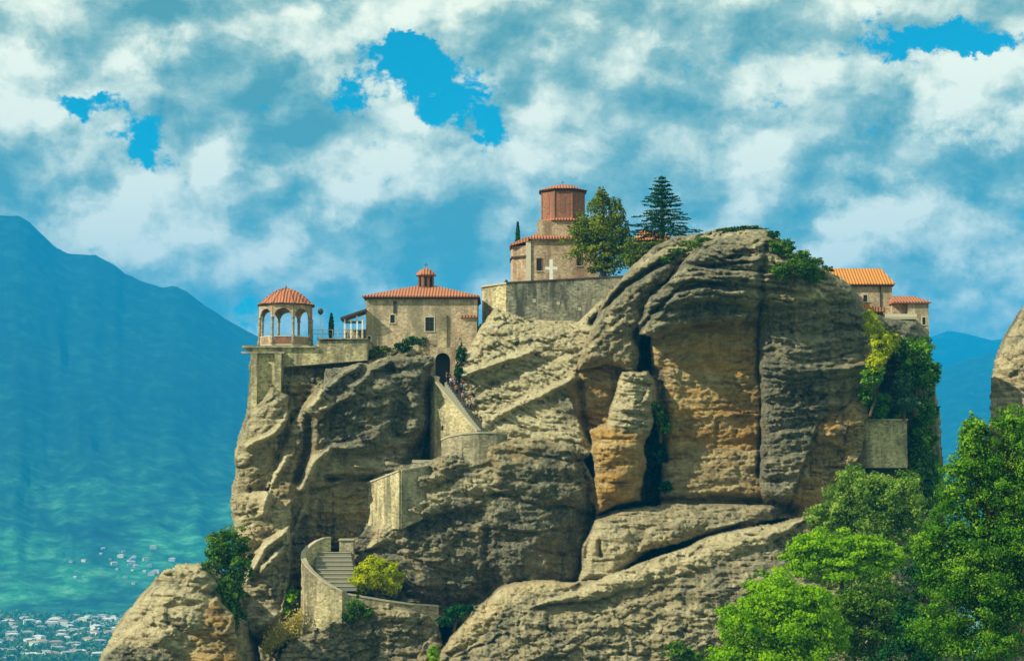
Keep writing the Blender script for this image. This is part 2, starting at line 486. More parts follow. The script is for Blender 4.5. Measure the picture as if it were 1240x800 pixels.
# ------------------------------------------------------------------ cliff
# every rock mass: outline (px), distance, bulge, rounding width, lean per px up, turn per px right,
#                  strata (mode, angle or centre, period px, depth m), ochre, lichen, pale (the last two also paint crack shade and sunlit ridges)
def cliff(name, outline, masses, strokes, us, vs, seed, back=55.0, backdrop=322.0, shift=0.0):
    U, V = np.meshgrid(us, vs)
    wu = U + 5.5 * fbm(U / 34, V / 34, 4, seed + 1)  # ragged edges
    wv = V + 4.0 * fbm(U / 30, V / 26, 4, seed + 2)
    ins, dist = poly_field(U + 2.2 * fbm(U / 12, V / 12, 3, seed + 3), V + 2.0 * fbm(U / 12, V / 10, 3, seed + 4), outline)
    t = np.clip(dist / 42.0, 0, 1)
    D = backdrop - 8.0 * np.sqrt(1 - (1 - t) ** 2)
    och = np.zeros(U.shape); lic_shade = np.full(U.shape, 0.35); pal = np.zeros(U.shape)
    fine = np.ones(U.shape)
    for k, m in enumerate(masses):
        pts = m['pts']
        wr = m.get('ragged', 1.0)
        i2, d2 = poly_field(U + (wu - U) * wr, V + (wv - V) * wr, pts)
        uc = sum(p[0] for p in pts) / len(pts); vc = sum(p[1] for p in pts) / len(pts)
        t = np.clip(d2 / m.get('w', 40.0), 0, 1)
        g = np.sqrt(np.clip(1 - (1 - t) ** 2, 0, 1))
        Dk = m['Y'] - m.get('bulge', 5.0) * g + m.get('lean', 0.0) * (vc - V) + m.get('turn', 0.0) * (U - uc)
        s = m.get('strata')
        if s:
            if s[0] == 'arc':
                (cx, cy), per, amp = s[1], s[2], s[3]
                q = np.hypot(U - cx, (V - cy) * s[4] if len(s) > 4 else (V - cy))
            else:
                a = math.radians(s[1]); per, amp = s[2], s[3]
                q = (V * math.cos(a) + U * math.sin(a))
            q = q / per + 0.55 * fbm(U / 90, V / 60, 4, seed + 31 + k) + 0.12 * fbm(U / 14, V / 10, 3, seed + 41 + k)
            fl = np.floor(q); fr = q - fl
            amp_l = 0.35 + 0.9 * _hash(fl, fl * 0 + k, seed + 5)
            nose = np.sin(np.pi * np.clip(fr, 0.0, 1)) ** 0.45
            gap = 0.55 + 0.45 * np.clip(fbm(U / 45, V / 18, 3, seed + 61 + k) * 2 + 0.5, 0, 1)
            Dk = Dk - amp * amp_l * nose * gap + amp * 0.5
            q2 = q * 3.3 + 0.4 * fbm(U / 25, V / 12, 3, seed + 51 + k)
            f2 = q2 - np.floor(q2)
            Dk = Dk - amp * 0.36 * np.sin(np.pi * f2) ** 0.6 * (0.3 + 0.9 * _hash(np.floor(q2), q2 * 0 + 3, seed + 6))
        fl_a = m.get('flute', 0.0)
        if fl_a:
            uw = U + 9 * fbm(U / 40, V / 40, 3, seed + 75 + k)
            Dk = Dk + fl_a * (0.5 * fbm(uw / 9, V / 55, 3, seed + 71 + k) + 0.8 * fbm(uw / 30, V / 150, 3, seed + 72 + k)) * np.clip(0.4 + 1.6 * fbm(U / 70, V / 50, 3, seed + 76 + k), 0, 1)
        r = m.get('rough', 1.0)
        Dk = Dk + r * (1.5 * fbm(U / 70, V / 55, 4, seed + 81 + k))
        better = i2 & ((Dk < D) | bool(m.get('cut')))
        D = np.where(better, Dk, D)
        och = np.where(better, m.get('ochre', 0.0), och)
        lic_shade = np.where(better, m.get('lichen_shade', 0.35), lic_shade)
        pal = np.where(better, m.get('pale', 0.0), pal)
        fine = np.where(better, m.get('fine', 1.0), fine)
    for s in strokes:
        d = line_dist(wu * 0.6 + U * 0.4, wv * 0.6 + V * 0.4, s['pts'])
        k = np.exp(-(d / s['w']) ** 2)
        D = D - s['h'] * k
        if 'pale' in s: pal = np.maximum(pal, s['pale'] * k)
        if 'ochre' in s: och = np.maximum(och, s['ochre'] * k)
        if 'lichen_shade' in s: lic_shade = lic_shade * (1 - k) + s['lichen_shade'] * k
    # general relief: boulders, scallops, pits
    D = D + (0.3 + 0.7 * fine) * 0.0 + 0.60 * fbm(U / 30, V / 17, 5, seed + 91, 0.55) - 0.38 * fbm(U / 26, V / 8, 4, seed + 92, 0.5, True)
    cr_ = fbm(U / 46 + 0.25 * fbm(U / 20, V / 20, 2, seed + 97), (V + 5 * fbm(U / 60, V / 60, 3, seed + 96)) / 5.0, 3, seed + 95, 0.5, True)
    D = D + 0.85 * np.clip(cr_ - 0.55, 0, 1) / 0.45 * np.clip(0.6 + fbm(U / 60, V / 40, 3, seed + 98) * 1.5, 0, 1)
    D = D + 0.34 * fbm(U / 5.5, V / 4.2, 3, seed + 93, 0.6)
    D = D + 0.5 * np.clip(fbm(U / 22 + 5, V / 7, 4, seed + 94, 0.55, True) - 0.35, 0, 1)
    for _ in range(10):
        fine = (fine + np.roll(fine, 1, 0) + np.roll(fine, -1, 0) + np.roll(fine, 1, 1) + np.roll(fine, -1, 1)) / 5
    wx_, wy_ = 0.30 * fbm(U / 15, V / 15, 3, seed + 101), 0.30 * fbm(U / 15, V / 15, 3, seed + 102)
    c1, e1 = cells(U / 30 + wx_, V / 15 + U / 120 + wy_, seed + 110)
    c2, e2 = cells(U / 12 + wx_, V / 6.5 + U / 50 + wy_, seed + 120)
    zone = np.clip(0.75 + 1.3 * fbm(U / 80, V / 70, 3, seed + 103), 0.15, 1.2)
    D = D + zone * fine * (0.85 * (c1 - 0.5) + 0.40 * (c2 - 0.5) + 0.45 * np.exp(-(e1 / 0.07) ** 2) + 0.16 * np.exp(-(e2 / 0.10) ** 2))
    # soften the stain, crack-shade and sunlit-tone borders
    def blur(A, n=4):
        for _ in range(n):
            A = (A + np.roll(A, 1, 0) + np.roll(A, -1, 0) + np.roll(A, 1, 1) + np.roll(A, -1, 1)) / 5
        return A
    och, lic_shade, pal = blur(och, 30), blur(lic_shade, 20), blur(pal, 4)
    X, Y, Z = P(U, V, D)
    H, Wd = U.shape
    keep = ins
    cell = keep[:-1, :-1] & keep[1:, :-1] & keep[:-1, 1:] & keep[1:, 1:]
    idx = np.arange(H * Wd).reshape(H, Wd)
    a, b, c, d = idx[:-1, :-1][cell], idx[:-1, 1:][cell], idx[1:, 1:][cell], idx[1:, :-1][cell]
    quads = np.stack([a, d, c, b], 1)
    used = np.zeros(H * Wd, bool)
    used[quads.ravel()] = True
    remap = np.full(H * Wd, -1)
    remap[used] = np.arange(used.sum())
    co = np.stack([X.ravel(), np.broadcast_to(Y, U.shape).ravel(), Z.ravel()], 1)[used]
    quads = remap[quads]
    at = [q.ravel()[used] for q in (och, lic_shade, pal)]
    # boundary edges run back to make a solid block with a flat back
    e = np.concatenate([quads[:, [0, 1]], quads[:, [1, 2]], quads[:, [2, 3]], quads[:, [3, 0]]])
    key = np.sort(e, 1)
    key = key[:, 0].astype(np.int64) * (len(co) + 1) + key[:, 1]
    uq, first, cnt = np.unique(key, return_index=True, return_counts=True)
    be = e[first[cnt == 1]]
    bv = np.unique(be)
    yb = backdrop + back
    rows = [bv]
    nb = len(bv)
    pos = {}
    steps = 4
    newco = [co]
    base = len(co)
    lut = np.full(len(co), -1); lut[bv] = np.arange(nb)
    prev = None
    allq = [quads]
    for s_ in range(1, steps + 1):
        f = s_ / steps
        cb = co[bv].copy()
        cb[:, 1] = cb[:, 1] * (1 - f) + yb * f
        cb[:, 0] += 1.2 * fbm(cb[:, 2] / 3 + s_, cb[:, 1] / 5, 3, seed + 7) * f
        cb[:, 0] += shift * f
        cb[:, 2] -= 4.0 * f * f + 0.8 * np.abs(fbm(cb[:, 0] / 3 + s_, cb[:, 1] / 5, 3, seed + 8))
        newco.append(cb)
        cur0 = base + (s_ - 1) * nb
        A = be[:, 0] if s_ == 1 else (cur0 - nb) + lut[be[:, 0]]
        B = be[:, 1] if s_ == 1 else (cur0 - nb) + lut[be[:, 1]]
        allq.append(np.stack([B, A, cur0 + lut[be[:, 0]], cur0 + lut[be[:, 1]]], 1))
    # back face: a coarse wall a little inside the block
    st = 8
    cc = keep[::st, ::st]
    Xc, _, Zc = P(U[::st, ::st], V[::st, ::st], backdrop - 6.0)
    Xc = Xc + shift + (1.5 if shift else 0)
    ci = np.arange(cc.size).reshape(cc.shape) + base + steps * nb
    newco.append(np.stack([Xc.ravel(), np.full(cc.size, yb - 0.5), Zc.ravel() - 6.0], 1))
    ce = cc[:-1, :-1] | cc[1:, :-1] | cc[:-1, 1:] | cc[1:, 1:]
    ce = cc[:-1, :-1] & cc[1:, :-1] & cc[:-1, 1:] & cc[1:, 1:]
    allq.append(np.stack([ci[:-1, :-1][ce], ci[:-1, 1:][ce], ci[1:, 1:][ce], ci[1:, :-1][ce]], 1))
    co2 = np.concatenate(newco); q2 = np.concatenate(allq)
    me = bpy.data.meshes.new(name)
    me.vertices.add(len(co2)); me.vertices.foreach_set('co', co2.astype(np.float32).ravel())
    me.loops.add(q2.size); me.loops.foreach_set('vertex_index', q2.astype(np.int32).ravel())
    me.polygons.add(len(q2)); me.polygons.foreach_set('loop_start', np.arange(0, q2.size, 4, dtype=np.int32))
    me.update(calc_edges=True)
    for nm, A in zip(('ochre', 'lichen_shade', 'pale'), at):
        att = me.attributes.new(nm, 'FLOAT', 'POINT')
        full = np.full(len(co2), 0.3, np.float32); full[:len(A)] = A
        att.data.foreach_set('value', full)
    me.materials.append(M['rock'])
    me.shade_smooth()
    o = bpy.data.objects.new(name, me)
    link(o)
    o['kind'] = 'structure'
    # a depth look-up so that things can be seated on the rock
    def look(u, v):
        i = int(np.clip(np.searchsorted(vs, v), 0, H - 1)); j = int(np.clip(np.searchsorted(us, u), 0, Wd - 1))
        return float(D[i, j])
    return o, look

BOT = 1130
main_outline = [(303, 428), (440, 420), (470, 412), (500, 408), (540, 430), (565, 425), (580, 392), (600, 372), (640, 385), (700, 388), (745, 345), (768, 318), (790, 298),
                (815, 286), (850, 281), (880, 275), (915, 272), (938, 280), (960, 303), (985, 318), (1008, 330), (1030, 345), (1045, 368), (1075, 384), (1105, 386), (1122, 400), (1132, 450),
                (1140, 520), (1146, 600), (1150, 700), (1190, 900), (1260, BOT), (240, BOT), (262, 900), (285, 800), (288, 740), (292, 690), (282, 640), (279, 600), (285, 570), (283, 545), (297, 505), (300, 470)]
masses = [
    # left tower under the terrace and its ribs
    dict(pts=[(303, 432), (445, 424), (505, 418), (528, 430), (530, 470), (500, 560), (450, 580), (380, 575), (330, 600), (282, 640), (283, 560), (298, 500)], Y=311, bulge=3.5, w=30, strata=('line', 14, 34, 1.6), lichen_shade=0.35),
    dict(pts=[(395, 445), (470, 432), (525, 432), (530, 470), (510, 560), (470, 585), (395, 580), (385, 520)], Y=307.5, bulge=5, w=60, turn=0.02, strata=('line', 12, 30, 1.6), lichen_shade=0.6),
    dict(pts=[(284, 555), (300, 500), (330, 470), (350, 480), (345, 540), (325, 590), (284, 640)], Y=306, bulge=5, w=26, lichen_shade=0.25, pale=0.2, strata=('line', 20, 30, 1.0)),
    dict(pts=[(330, 575), (345, 520), (385, 470), (405, 480), (400, 540), (370, 600), (345, 660), (310, 680), (318, 620)], Y=304, bulge=4.5, w=24, lichen_shade=0.2, ochre=0.15),
    dict(pts=[(362, 600), (372, 560), (400, 530), (420, 545), (480, 560), (520, 560), (520, 572), (450, 578), (380, 590)], Y=303, bulge=2.5, w=18, lichen_shade=0.3, pale=0.25, strata=('line', 8, 30, 0.8)),
    dict(pts=[(365, 582), (450, 576), (520, 572), (470, 620), (440, 660), (400, 668), (358, 680), (350, 640)], Y=306, bulge=3, w=26, ochre=0.45, lichen_shade=0.25, strata=('line', 2, 26, 1.0)),
    dict(pts=[(279, 600), (318, 595), (352, 605), (352, 650), (330, 670), (292, 690)], Y=301, bulge=4, w=22, ochre=0.25, pale=0.3, lichen_shade=0.1, strata=('line', 18, 22, 0.8)),
    dict(pts=[(286, 760), (292, 700), (320, 655), (350, 635), (352, 700), (350, 770), (330, 800), (285, 900), (270, 1000), (250, BOT), (400, BOT), (400, 800), (340, 790)], Y=298, bulge=5.5, w=24, pale=0.3, lichen_shade=0.2, flute=0.9),
    dict(pts=[(335, 650), (372, 640), (372, 780), (330, 790), (338, 720)], Y=303, bulge=2, w=20, lichen_shade=0.6, flute=0.5),
    # slope between the bastion and the landing
    dict(pts=[(562, 430), (582, 392), (600, 372), (645, 385), (700, 388), (750, 340), (745, 400), (715, 445), (712, 500), (722, 545), (700, 560), (620, 535), (580, 525), (560, 490)], Y=310, bulge=3, w=22, lean=0.085, strata=('line', -22, 17, 1.3), lichen_shade=0.12, pale=0.55),
    dict(pts=[(640, 470), (700, 440), (722, 480), (724, 545), (680, 540), (630, 530), (600, 520)], Y=306.5, bulge=3, w=30, lean=0.03, strata=('line', -20, 20, 1.1), lichen_shade=0.7),
    # centre mass
    dict(pts=[(520, 560), (560, 535), (640, 528), (690, 545), (720, 585), (722, 630), (702, 700), (650, 740), (540, 760), (430, 760), (415, 660), (440, 630), (470, 610)], Y=306, bulge=8, w=80, strata=('line', -12, 46, 2.0), flute=0.7, lichen_shade=0.6),
    dict(pts=[(455, 640), (500, 600), (545, 580), (600, 560), (645, 575), (600, 600), (560, 605), (525, 640), (490, 655), (440, 665)], Y=299.5, bulge=3, w=20, strata=('line', -28, 16, 0.9), lichen_shade=0.15, pale=0.45),  # lit ridge top painted paler
    dict(pts=[(500, 560), (560, 548), (600, 560), (560, 580), (500, 605), (475, 610)], Y=299.5, bulge=2.5, w=16, lichen_shade=0.3, pale=0.2, strata=('line', -15, 16, 0.8)),
    dict(pts=[(590, 535), (650, 528), (700, 545), (720, 585), (718, 620), (660, 610), (600, 590), (570, 560)], Y=300, bulge=4, w=30, lichen_shade=0.7, ochre=0.2, strata=('line', -6, 30, 1.2)),
    # ochre hollow under the cap
    dict(pts=[(685, 470), (705, 430), (750, 430), (770, 460), (760, 510), (718, 545)], Y=306.5, bulge=-1.0, w=30, ochre=0.7, lichen_shade=0.15, strata=('line', -10, 24, 1.2), cut=True),
    # big ochre face, right-hand face
    dict(pts=[(786, 392), (925, 385), (925, 625), (800, 625), (806, 560), (790, 500)], Y=303.5, bulge=2.0, w=20, ragged=0.6, ochre=0.95, lichen_shade=0.0, lean=-0.012, strata=('line', 2, 17, 0.42), rough=0.45, flute=0.35, fine=0.4, cut=True),
    dict(pts=[(800, 560), (925, 545), (925, 625), (800, 625)], Y=301.4, bulge=1.0, w=30, ochre=0.4, lichen_shade=0.2, rough=0.4, fine=0.45, strata=('line', 3, 15, 0.4)),
    dict(pts=[(920, 335), (1000, 325), (1032, 350), (1055, 390), (1066, 440), (1052, 500), (1045, 545), (1010, 610), (985, 630), (922, 628)], Y=303.2, bulge=6, ragged=0.5, w=36, turn=0.03, strata=('line', 4, 31, 2.4), flute=0.4, lichen_shade=0.6),
    dict(pts=[(990, 510), (1040, 480), (1046, 545), (1015, 610), (975, 632), (950, 618), (975, 560)], Y=299.2, bulge=1.0, w=24, ochre=0.7, lichen_shade=0.15, flute=0.9, strata=('line', 8, 20, 0.8), turn=0.02, cut=True),
    dict(pts=[(1000, 412), (1050, 405), (1060, 445), (1020, 455)], Y=300.5, bulge=1.5, w=18, ochre=0.7, lichen_shade=0.1),
    dict(pts=[(1040, 400), (1060, 385), (1110, 390), (1132, 450), (1140, 600), (1150, 800), (1000, 800), (985, 630), (1045, 560), (1066, 450)], Y=316, bulge=7, w=40, lichen_shade=0.8),
    # cap rock: arched layers
    dict(pts=[(700, 448), (706, 420), (722, 385), (745, 345), (775, 318), (800, 306), (818, 318), (800, 345), (782, 375), (775, 410), (770, 455), (735, 440)], Y=304, bulge=4.5, w=26, strata=('arc', (875, 555), 30, 1.5, 1.0), lichen_shade=0.45),
    dict(pts=[(745, 345), (768, 318), (790, 298), (815, 286), (850, 281), (880, 275), (900, 300), (850, 330), (800, 345), (760, 370)], Y=308, bulge=6, w=34, strata=('arc', (875, 555), 27, 1.9, 1.0), lichen_shade=0.4, pale=0.2),
    dict(pts=[(772, 405), (780, 370), (810, 333), (850, 298), (880, 282), (925, 278), (985, 300), (1000, 335), (985, 372), (930, 388), (880, 386), (830, 392), (795, 410)], Y=300.2, bulge=8, w=60, strata=('arc', (890, 1000), 25, 3.6, 1.0), lichen_shade=0.55, pale=0.1),
    dict(pts=[(930, 300), (950, 290), (985, 318), (1010, 335), (1035, 360), (1010, 352), (930, 348)], Y=308, bulge=4, w=30, lean=0.12, lichen_shade=0.7),
    dict(pts=[(930, 346), (990, 346), (1000, 362), (932, 368)], Y=295.6, bulge=1.6, w=10, pale=0.95, ochre=0.3, lichen_shade=0.0),  # ledge painted pale for its sunlit look
    # leaning pillar
    dict(pts=[(733, 520), (745, 480), (752, 452), (785, 448), (793, 470), (790, 520), (775, 545), (722, 548), (718, 520)], Y=300.5, bulge=4.5, w=34, strata=('line', -8, 13, 1.9), pale=0.5, lichen_shade=0.1),
    dict(pts=[(716, 522), (745, 508), (782, 520), (784, 560), (775, 606), (722, 622), (716, 600)], Y=300.0, bulge=5.5, w=34, ochre=1.0, lichen_shade=0.0, fine=0.5, strata=('line', 0, 30, 1.3)),
    # slabs below
    dict(pts=[(700, 700), (702, 665), (722, 622), (790, 612), (930, 608), (940, 628), (870, 650), (800, 660), (740, 700)], Y=297, bulge=2.5, w=24, lean=0.06, lichen_shade=0.35, strata=('line', -4, 15, 0.8), pale=0.1),
    dict(pts=[(698, 705), (704, 660), (724, 628), (760, 640), (780, 668), (740, 705)], Y=294.8, bulge=3, w=18, pale=0.4, lichen_shade=0.05, flute=0.8),
    dict(pts=[(780, 640), (830, 628), (905, 628), (880, 642), (820, 656), (770, 672)], Y=293.8, bulge=1.6, w=12, lichen_shade=0.25, pale=0.15),
    dict(pts=[(528, 800), (545, 770), (600, 716), (625, 704), (720, 704), (800, 672), (870, 645), (985, 624), (1100, 640), (1150, 800), (1200, BOT), (500, BOT)], Y=289, bulge=9, w=75, lean=0.035, strata=('line', -17, 30, 1.0), flute=0.8, lichen_shade=0.45, pale=0.2),
    dict(pts=[(545, 770), (600, 716), (625, 705), (700, 705), (640, 740), (575, 780), (540, 790)], Y=286.5, bulge=3, w=26, ochre=0.45, pale=0.5, lichen_shade=0.0, lean=0.06, strata=('line', -30, 20, 0.7)),  # sunlit top-left of the slab painted paler and yellower
    dict(pts=[(720, 704), (800, 673), (870, 648), (980, 628), (930, 660), (820, 700), (720, 725), (640, 735)], Y=285.5, bulge=2.5, w=22, ochre=0.2, pale=0.55, lichen_shade=0.05, lean=0.06, strata=('line', -20, 14, 0.6)),
    # ground below the lower stair
    dict(pts=[(355, 772), (420, 735), (470, 728), (520, 745), (545, 790), (600, 860), (600, BOT), (300, BOT), (330, 800)], Y=291, bulge=4, w=40, lichen_shade=0.4, strata=('line', 3, 20, 0.8)),
]
strokes = [  # grooves carry painted crack shade, raised ridges a painted sunlit pale
    dict(pts=[(922, 365), (921, 420), (923, 500), (920, 575)], w=2.4, h=-1.6, lichen_shade=1.0),
    dict(pts=[(928, 300), (924, 340), (926, 370)], w=5, h=-1.4, lichen_shade=0.9),
    dict(pts=[(527, 452), (522, 510), (505, 550)], w=9, h=-4.5, lichen_shade=1.0),
    dict(pts=[(798, 450), (803, 500), (800, 560), (792, 606)], w=9, h=-1.8, lichen_shade=0.9),
    dict(pts=[(770, 405), (785, 430), (790, 450)], w=5, h=-2.2, lichen_shade=1.0),
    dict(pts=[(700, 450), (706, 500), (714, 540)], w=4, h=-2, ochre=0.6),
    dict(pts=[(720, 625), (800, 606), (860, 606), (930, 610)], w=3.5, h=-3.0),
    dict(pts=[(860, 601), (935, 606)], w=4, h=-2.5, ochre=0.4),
    dict(pts=[(940, 612), (960, 618)], w=8, h=-4.5, lichen_shade=1.0),
    dict(pts=[(716, 392), (735, 372), (757, 346), (790, 326), (812, 312)], w=3.5, h=-3.4, lichen_shade=1.0),
    dict(pts=[(774, 402), (790, 380), (820, 352), (860, 343), (905, 340)], w=3.0, h=-2.4, lichen_shade=0.9),
    dict(pts=[(812, 318), (850, 322), (905, 318)], w=2.5, h=-1.6, lichen_shade=0.9),
    dict(pts=[(776, 408), (800, 396), (850, 386), (900, 384)], w=5, h=1.6, pale=0.25),
    dict(pts=[(372, 600), (362, 630), (340, 668), (318, 690)], w=5, h=1.5, pale=0.7),
    dict(pts=[(400, 545), (380, 560), (366, 590)], w=5, h=2.0, pale=0.8),
    dict(pts=[(410, 540), (440, 541)], w=4, h=1.2, pale=0.5),
    dict(pts=[(345, 555), (325, 590), (318, 620)], w=5, h=1.8, pale=0.8),
    dict(pts=[(350, 500), (330, 525), (300, 540)], w=5, h=1.8, pale=0.6),
    dict(pts=[(435, 440), (415, 455), (395, 470), (375, 495)], w=5, h=1.8, pale=0.6),
    dict(pts=[(470, 440), (450, 447), (430, 468)], w=4, h=1.4, pale=0.4),
    dict(pts=[(420, 480), (395, 492), (378, 500)], w=4, h=1.4, pale=0.6, ochre=0.5),
    dict(pts=[(300, 700), (320, 665), (345, 645)], w=5, h=1.8, pale=0.8),
    dict(pts=[(350, 640), (350, 690), (343, 740)], w=3, h=1.2, pale=0.6),
    dict(pts=[(290, 790), (310, 760), (335, 745)], w=6, h=1.5, pale=0.8),
    dict(pts=[(395, 580), (460, 577), (520, 570)], w=4, h=-2.4, lichen_shade=0.9),
    dict(pts=[(375, 505), (372, 545), (360, 580)], w=6, h=-3.0, lichen_shade=0.9),
    dict(pts=[(500, 640), (540, 625), (580, 622)], w=10, h=-1.4, lichen_shade=0.8),
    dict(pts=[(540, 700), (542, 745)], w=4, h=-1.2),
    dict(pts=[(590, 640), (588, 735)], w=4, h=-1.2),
    dict(pts=[(470, 445), (490, 470), (480, 520)], w=10, h=-2.5, lichen_shade=1.0),
    dict(pts=[(562, 455), (600, 440), (645, 425)], w=4, h=1.6, pale=0.6),
    dict(pts=[(570, 480), (620, 455), (690, 425)], w=4, h=-1.0, lichen_shade=0.7),
    dict(pts=[(600, 505), (650, 480), (700, 455)], w=4, h=1.2, pale=0.4),
    dict(pts=[(700, 560), (712, 590), (716, 640), (704, 690)], w=4, h=-1.5),
    dict(pts=[(860, 640), (905, 630)], w=2.5, h=1.0, pale=0.9),
    dict(pts=[(545, 745), (600, 705)], w=8, h=-2.5, lichen_shade=0.8),
    dict(pts=[(725, 655), (728, 672)], w=3, h=-1.5, ochre=0.5),
]
for s in strokes:
    if s['h'] > 0:
        s['h'] *= 1.5; s['w'] *= 0.9
        if 'pale' in s: s['pale'] = min(1.0, s['pale'] * 1.35)
vs_main = np.concatenate([np.arange(266, 812, 1.3), np.linspace(814, BOT, 36)])
us_main = np.arange(236, 1262, 1.3)
cliff_o, look = cliff('cliff', main_outline, masses, strokes, us_main, vs_main, 11)

# the lower knoll at the left and the next tower at the right edge
o_l = [(90, 900), (118, 800), (135, 765), (150, 742), (170, 718), (198, 688), (225, 680), (252, 683), (275, 700), (292, 740), (300, 800), (330, 900), (340, BOT), (60, BOT)]
m_l = [dict(pts=[(100, 860), (118, 800), (150, 742), (198, 688), (240, 682), (268, 700), (285, 745), (290, 900), (280, BOT), (70, BOT)], Y=281, bulge=9, w=70, strata=('line', -14, 30, 1.3), pale=0.45, lichen_shade=0.1, ochre=0.1, flute=0.5),
       dict(pts=[(225, 760), (262, 720), (285, 745), (290, 860), (220, 860)], Y=273.6, bulge=1.5, w=20, ochre=0.8, lichen_shade=0.05),
       dict(pts=[(118, 800), (150, 775), (215, 790), (220, 900), (110, 900)], Y=272.5, bulge=2, w=20, lichen_shade=0.6)]  # last patch darkens the colour of the knoll's shaded foot
s_l = [dict(pts=[(185, 705), (200, 708), (260, 720)], w=4, h=-1.2, lichen_shade=0.8), dict(pts=[(150, 760), (190, 735), (235, 730)], w=4, h=-1.0), dict(pts=[(200, 745), (225, 765)], w=4, h=-1.2, lichen_shade=0.8)]
knoll_o, look_l = cliff('rock_knoll', o_l, m_l, s_l, np.arange(56, 345, 1.5), np.concatenate([np.arange(674, 812, 1.4), np.linspace(815, BOT, 24)]), 23, back=18, backdrop=288)
o_r = [(1199, 520), (1198, 470), (1203, 435), (1212, 410), (1226, 388), (1242, 364), (1270, 335), (1310, 318), (1380, 300), (1460, 310), (1520, 380), (1560, 600), (1600, 1000), (1180, 1000), (1190, 700)]
m_r = [dict(pts=[(1199, 520), (1203, 435), (1242, 366), (1310, 320), (1460, 315), (1540, 600), (1560, 1000), (1185, 1000)], Y=338, bulge=10, w=70, strata=('line', -62, 26, 0.9), flute=0.4, pale=0.45, ochre=0.25, lichen_shade=0.25)]
tower_o, look_r = cliff('rock_tower', o_r, m_r, [], np.arange(1170, 1610, 2.0), np.concatenate([np.arange(295, 640, 1.8), np.linspace(645, 1000, 30)]), 37, back=22, backdrop=345, shift=8.0)

# ------------------------------------------------------------------ ground sheet, mountains
def smooth(a, b, x):
    t = np.clip((x - a) / (b - a), 0, 1)
    return t * t * (3 - 2 * t)
def ground_z(x, y):
    r = np.hypot(x, y)
    z = -1.8 - 50 * smooth(6, 110, r) - 198 * smooth(420, 1300, r)
    z = z + 22 * np.exp(-((x - 50) ** 2 + (y - 190) ** 2) / (2 * 42.0 ** 2))
    z = z + 3.0 * fbm(x / 60, y / 60, 4, 5) * smooth(30, 120, r) + 6 * fbm(x / 400, y / 400, 3, 6) * smooth(600, 2000, r)
    return z
rr = np.concatenate([[0.0], np.geomspace(2, 26000, 150)])
aa = np.linspace(0, 2 * np.pi, 241)[:-1]
RRg, AAg = np.meshgrid(rr, aa, indexing='ij')
gx, gy = RRg * np.sin(AAg), RRg * np.cos(AAg)
def grid_mesh(name, X, Y, Z, m, wrap=False, smooth_sh=True):
    H, Wd = X.shape
    idx = np.arange(H * Wd).reshape(H, Wd)
    nx = np.roll(idx, -1, 1) if wrap else None
    if wrap:
        q = np.stack([idx[:-1], idx[1:], nx[1:], nx[:-1]], -1).reshape(-1, 4)
    else:
        q = np.stack([idx[:-1, :-1], idx[:-1, 1:], idx[1:, 1:], idx[1:, :-1]], -1).reshape(-1, 4)
    co = np.stack([X, Y, Z], -1).reshape(-1, 3)
    me = bpy.data.meshes.new(name)
    me.vertices.add(len(co)); me.vertices.foreach_set('co', co.astype(np.float32).ravel())
    me.loops.add(q.size); me.loops.foreach_set('vertex_index', q.astype(np.int32).ravel())
    me.polygons.add(len(q)); me.polygons.foreach_set('loop_start', np.arange(0, q.size, 4, dtype=np.int32))
    me.update(calc_edges=True)
    me.materials.append(m)
    if smooth_sh:
        me.shade_smooth()
    o = bpy.data.objects.new(name, me)
    link(o)
    return o
# valley ground: fields, meadows, scrub
gm, t, b, _ = mat('valley_ground', 0.95)
pos = geo_pos(t)
vor = t.n('ShaderNodeTexVoronoi', ins={'Vector': t.vmath('MULTIPLY', pos, (1.0, 0.45, 0.0)), 'Scale': 0.012, 'Randomness': 0.9})
fc = t.n('ShaderNodeSeparateColor', ins={0: vor.outputs['Color']}).outputs[0]
fields = t.ramp(fc, [(0.0, (0.10, 0.22, 0.06)), (0.3, (0.20, 0.38, 0.09)), (0.55, (0.50, 0.50, 0.22)), (0.8, (0.14, 0.28, 0.07)), (1.0, (0.60, 0.56, 0.34))], 'CONSTANT')
nn = t.noise(pos, 0.05, 6, 0.65)
scrub = t.ramp(nn.outputs[0], [(0.35, (0.035, 0.07, 0.02)), (0.65, (0.10, 0.14, 0.05))])
dist_ = t.vmath('LENGTH', pos)
gcol = t.mix(t.maprange(dist_, 1500, 2500), scrub, t.mix(0.4, fields, scrub))
t.set(b, 'Base Color', gcol)
ground_o = grid_mesh('ground', gx, gy, ground_z(gx, gy), gm, wrap=True)
ground_o['kind'] = 'structure'

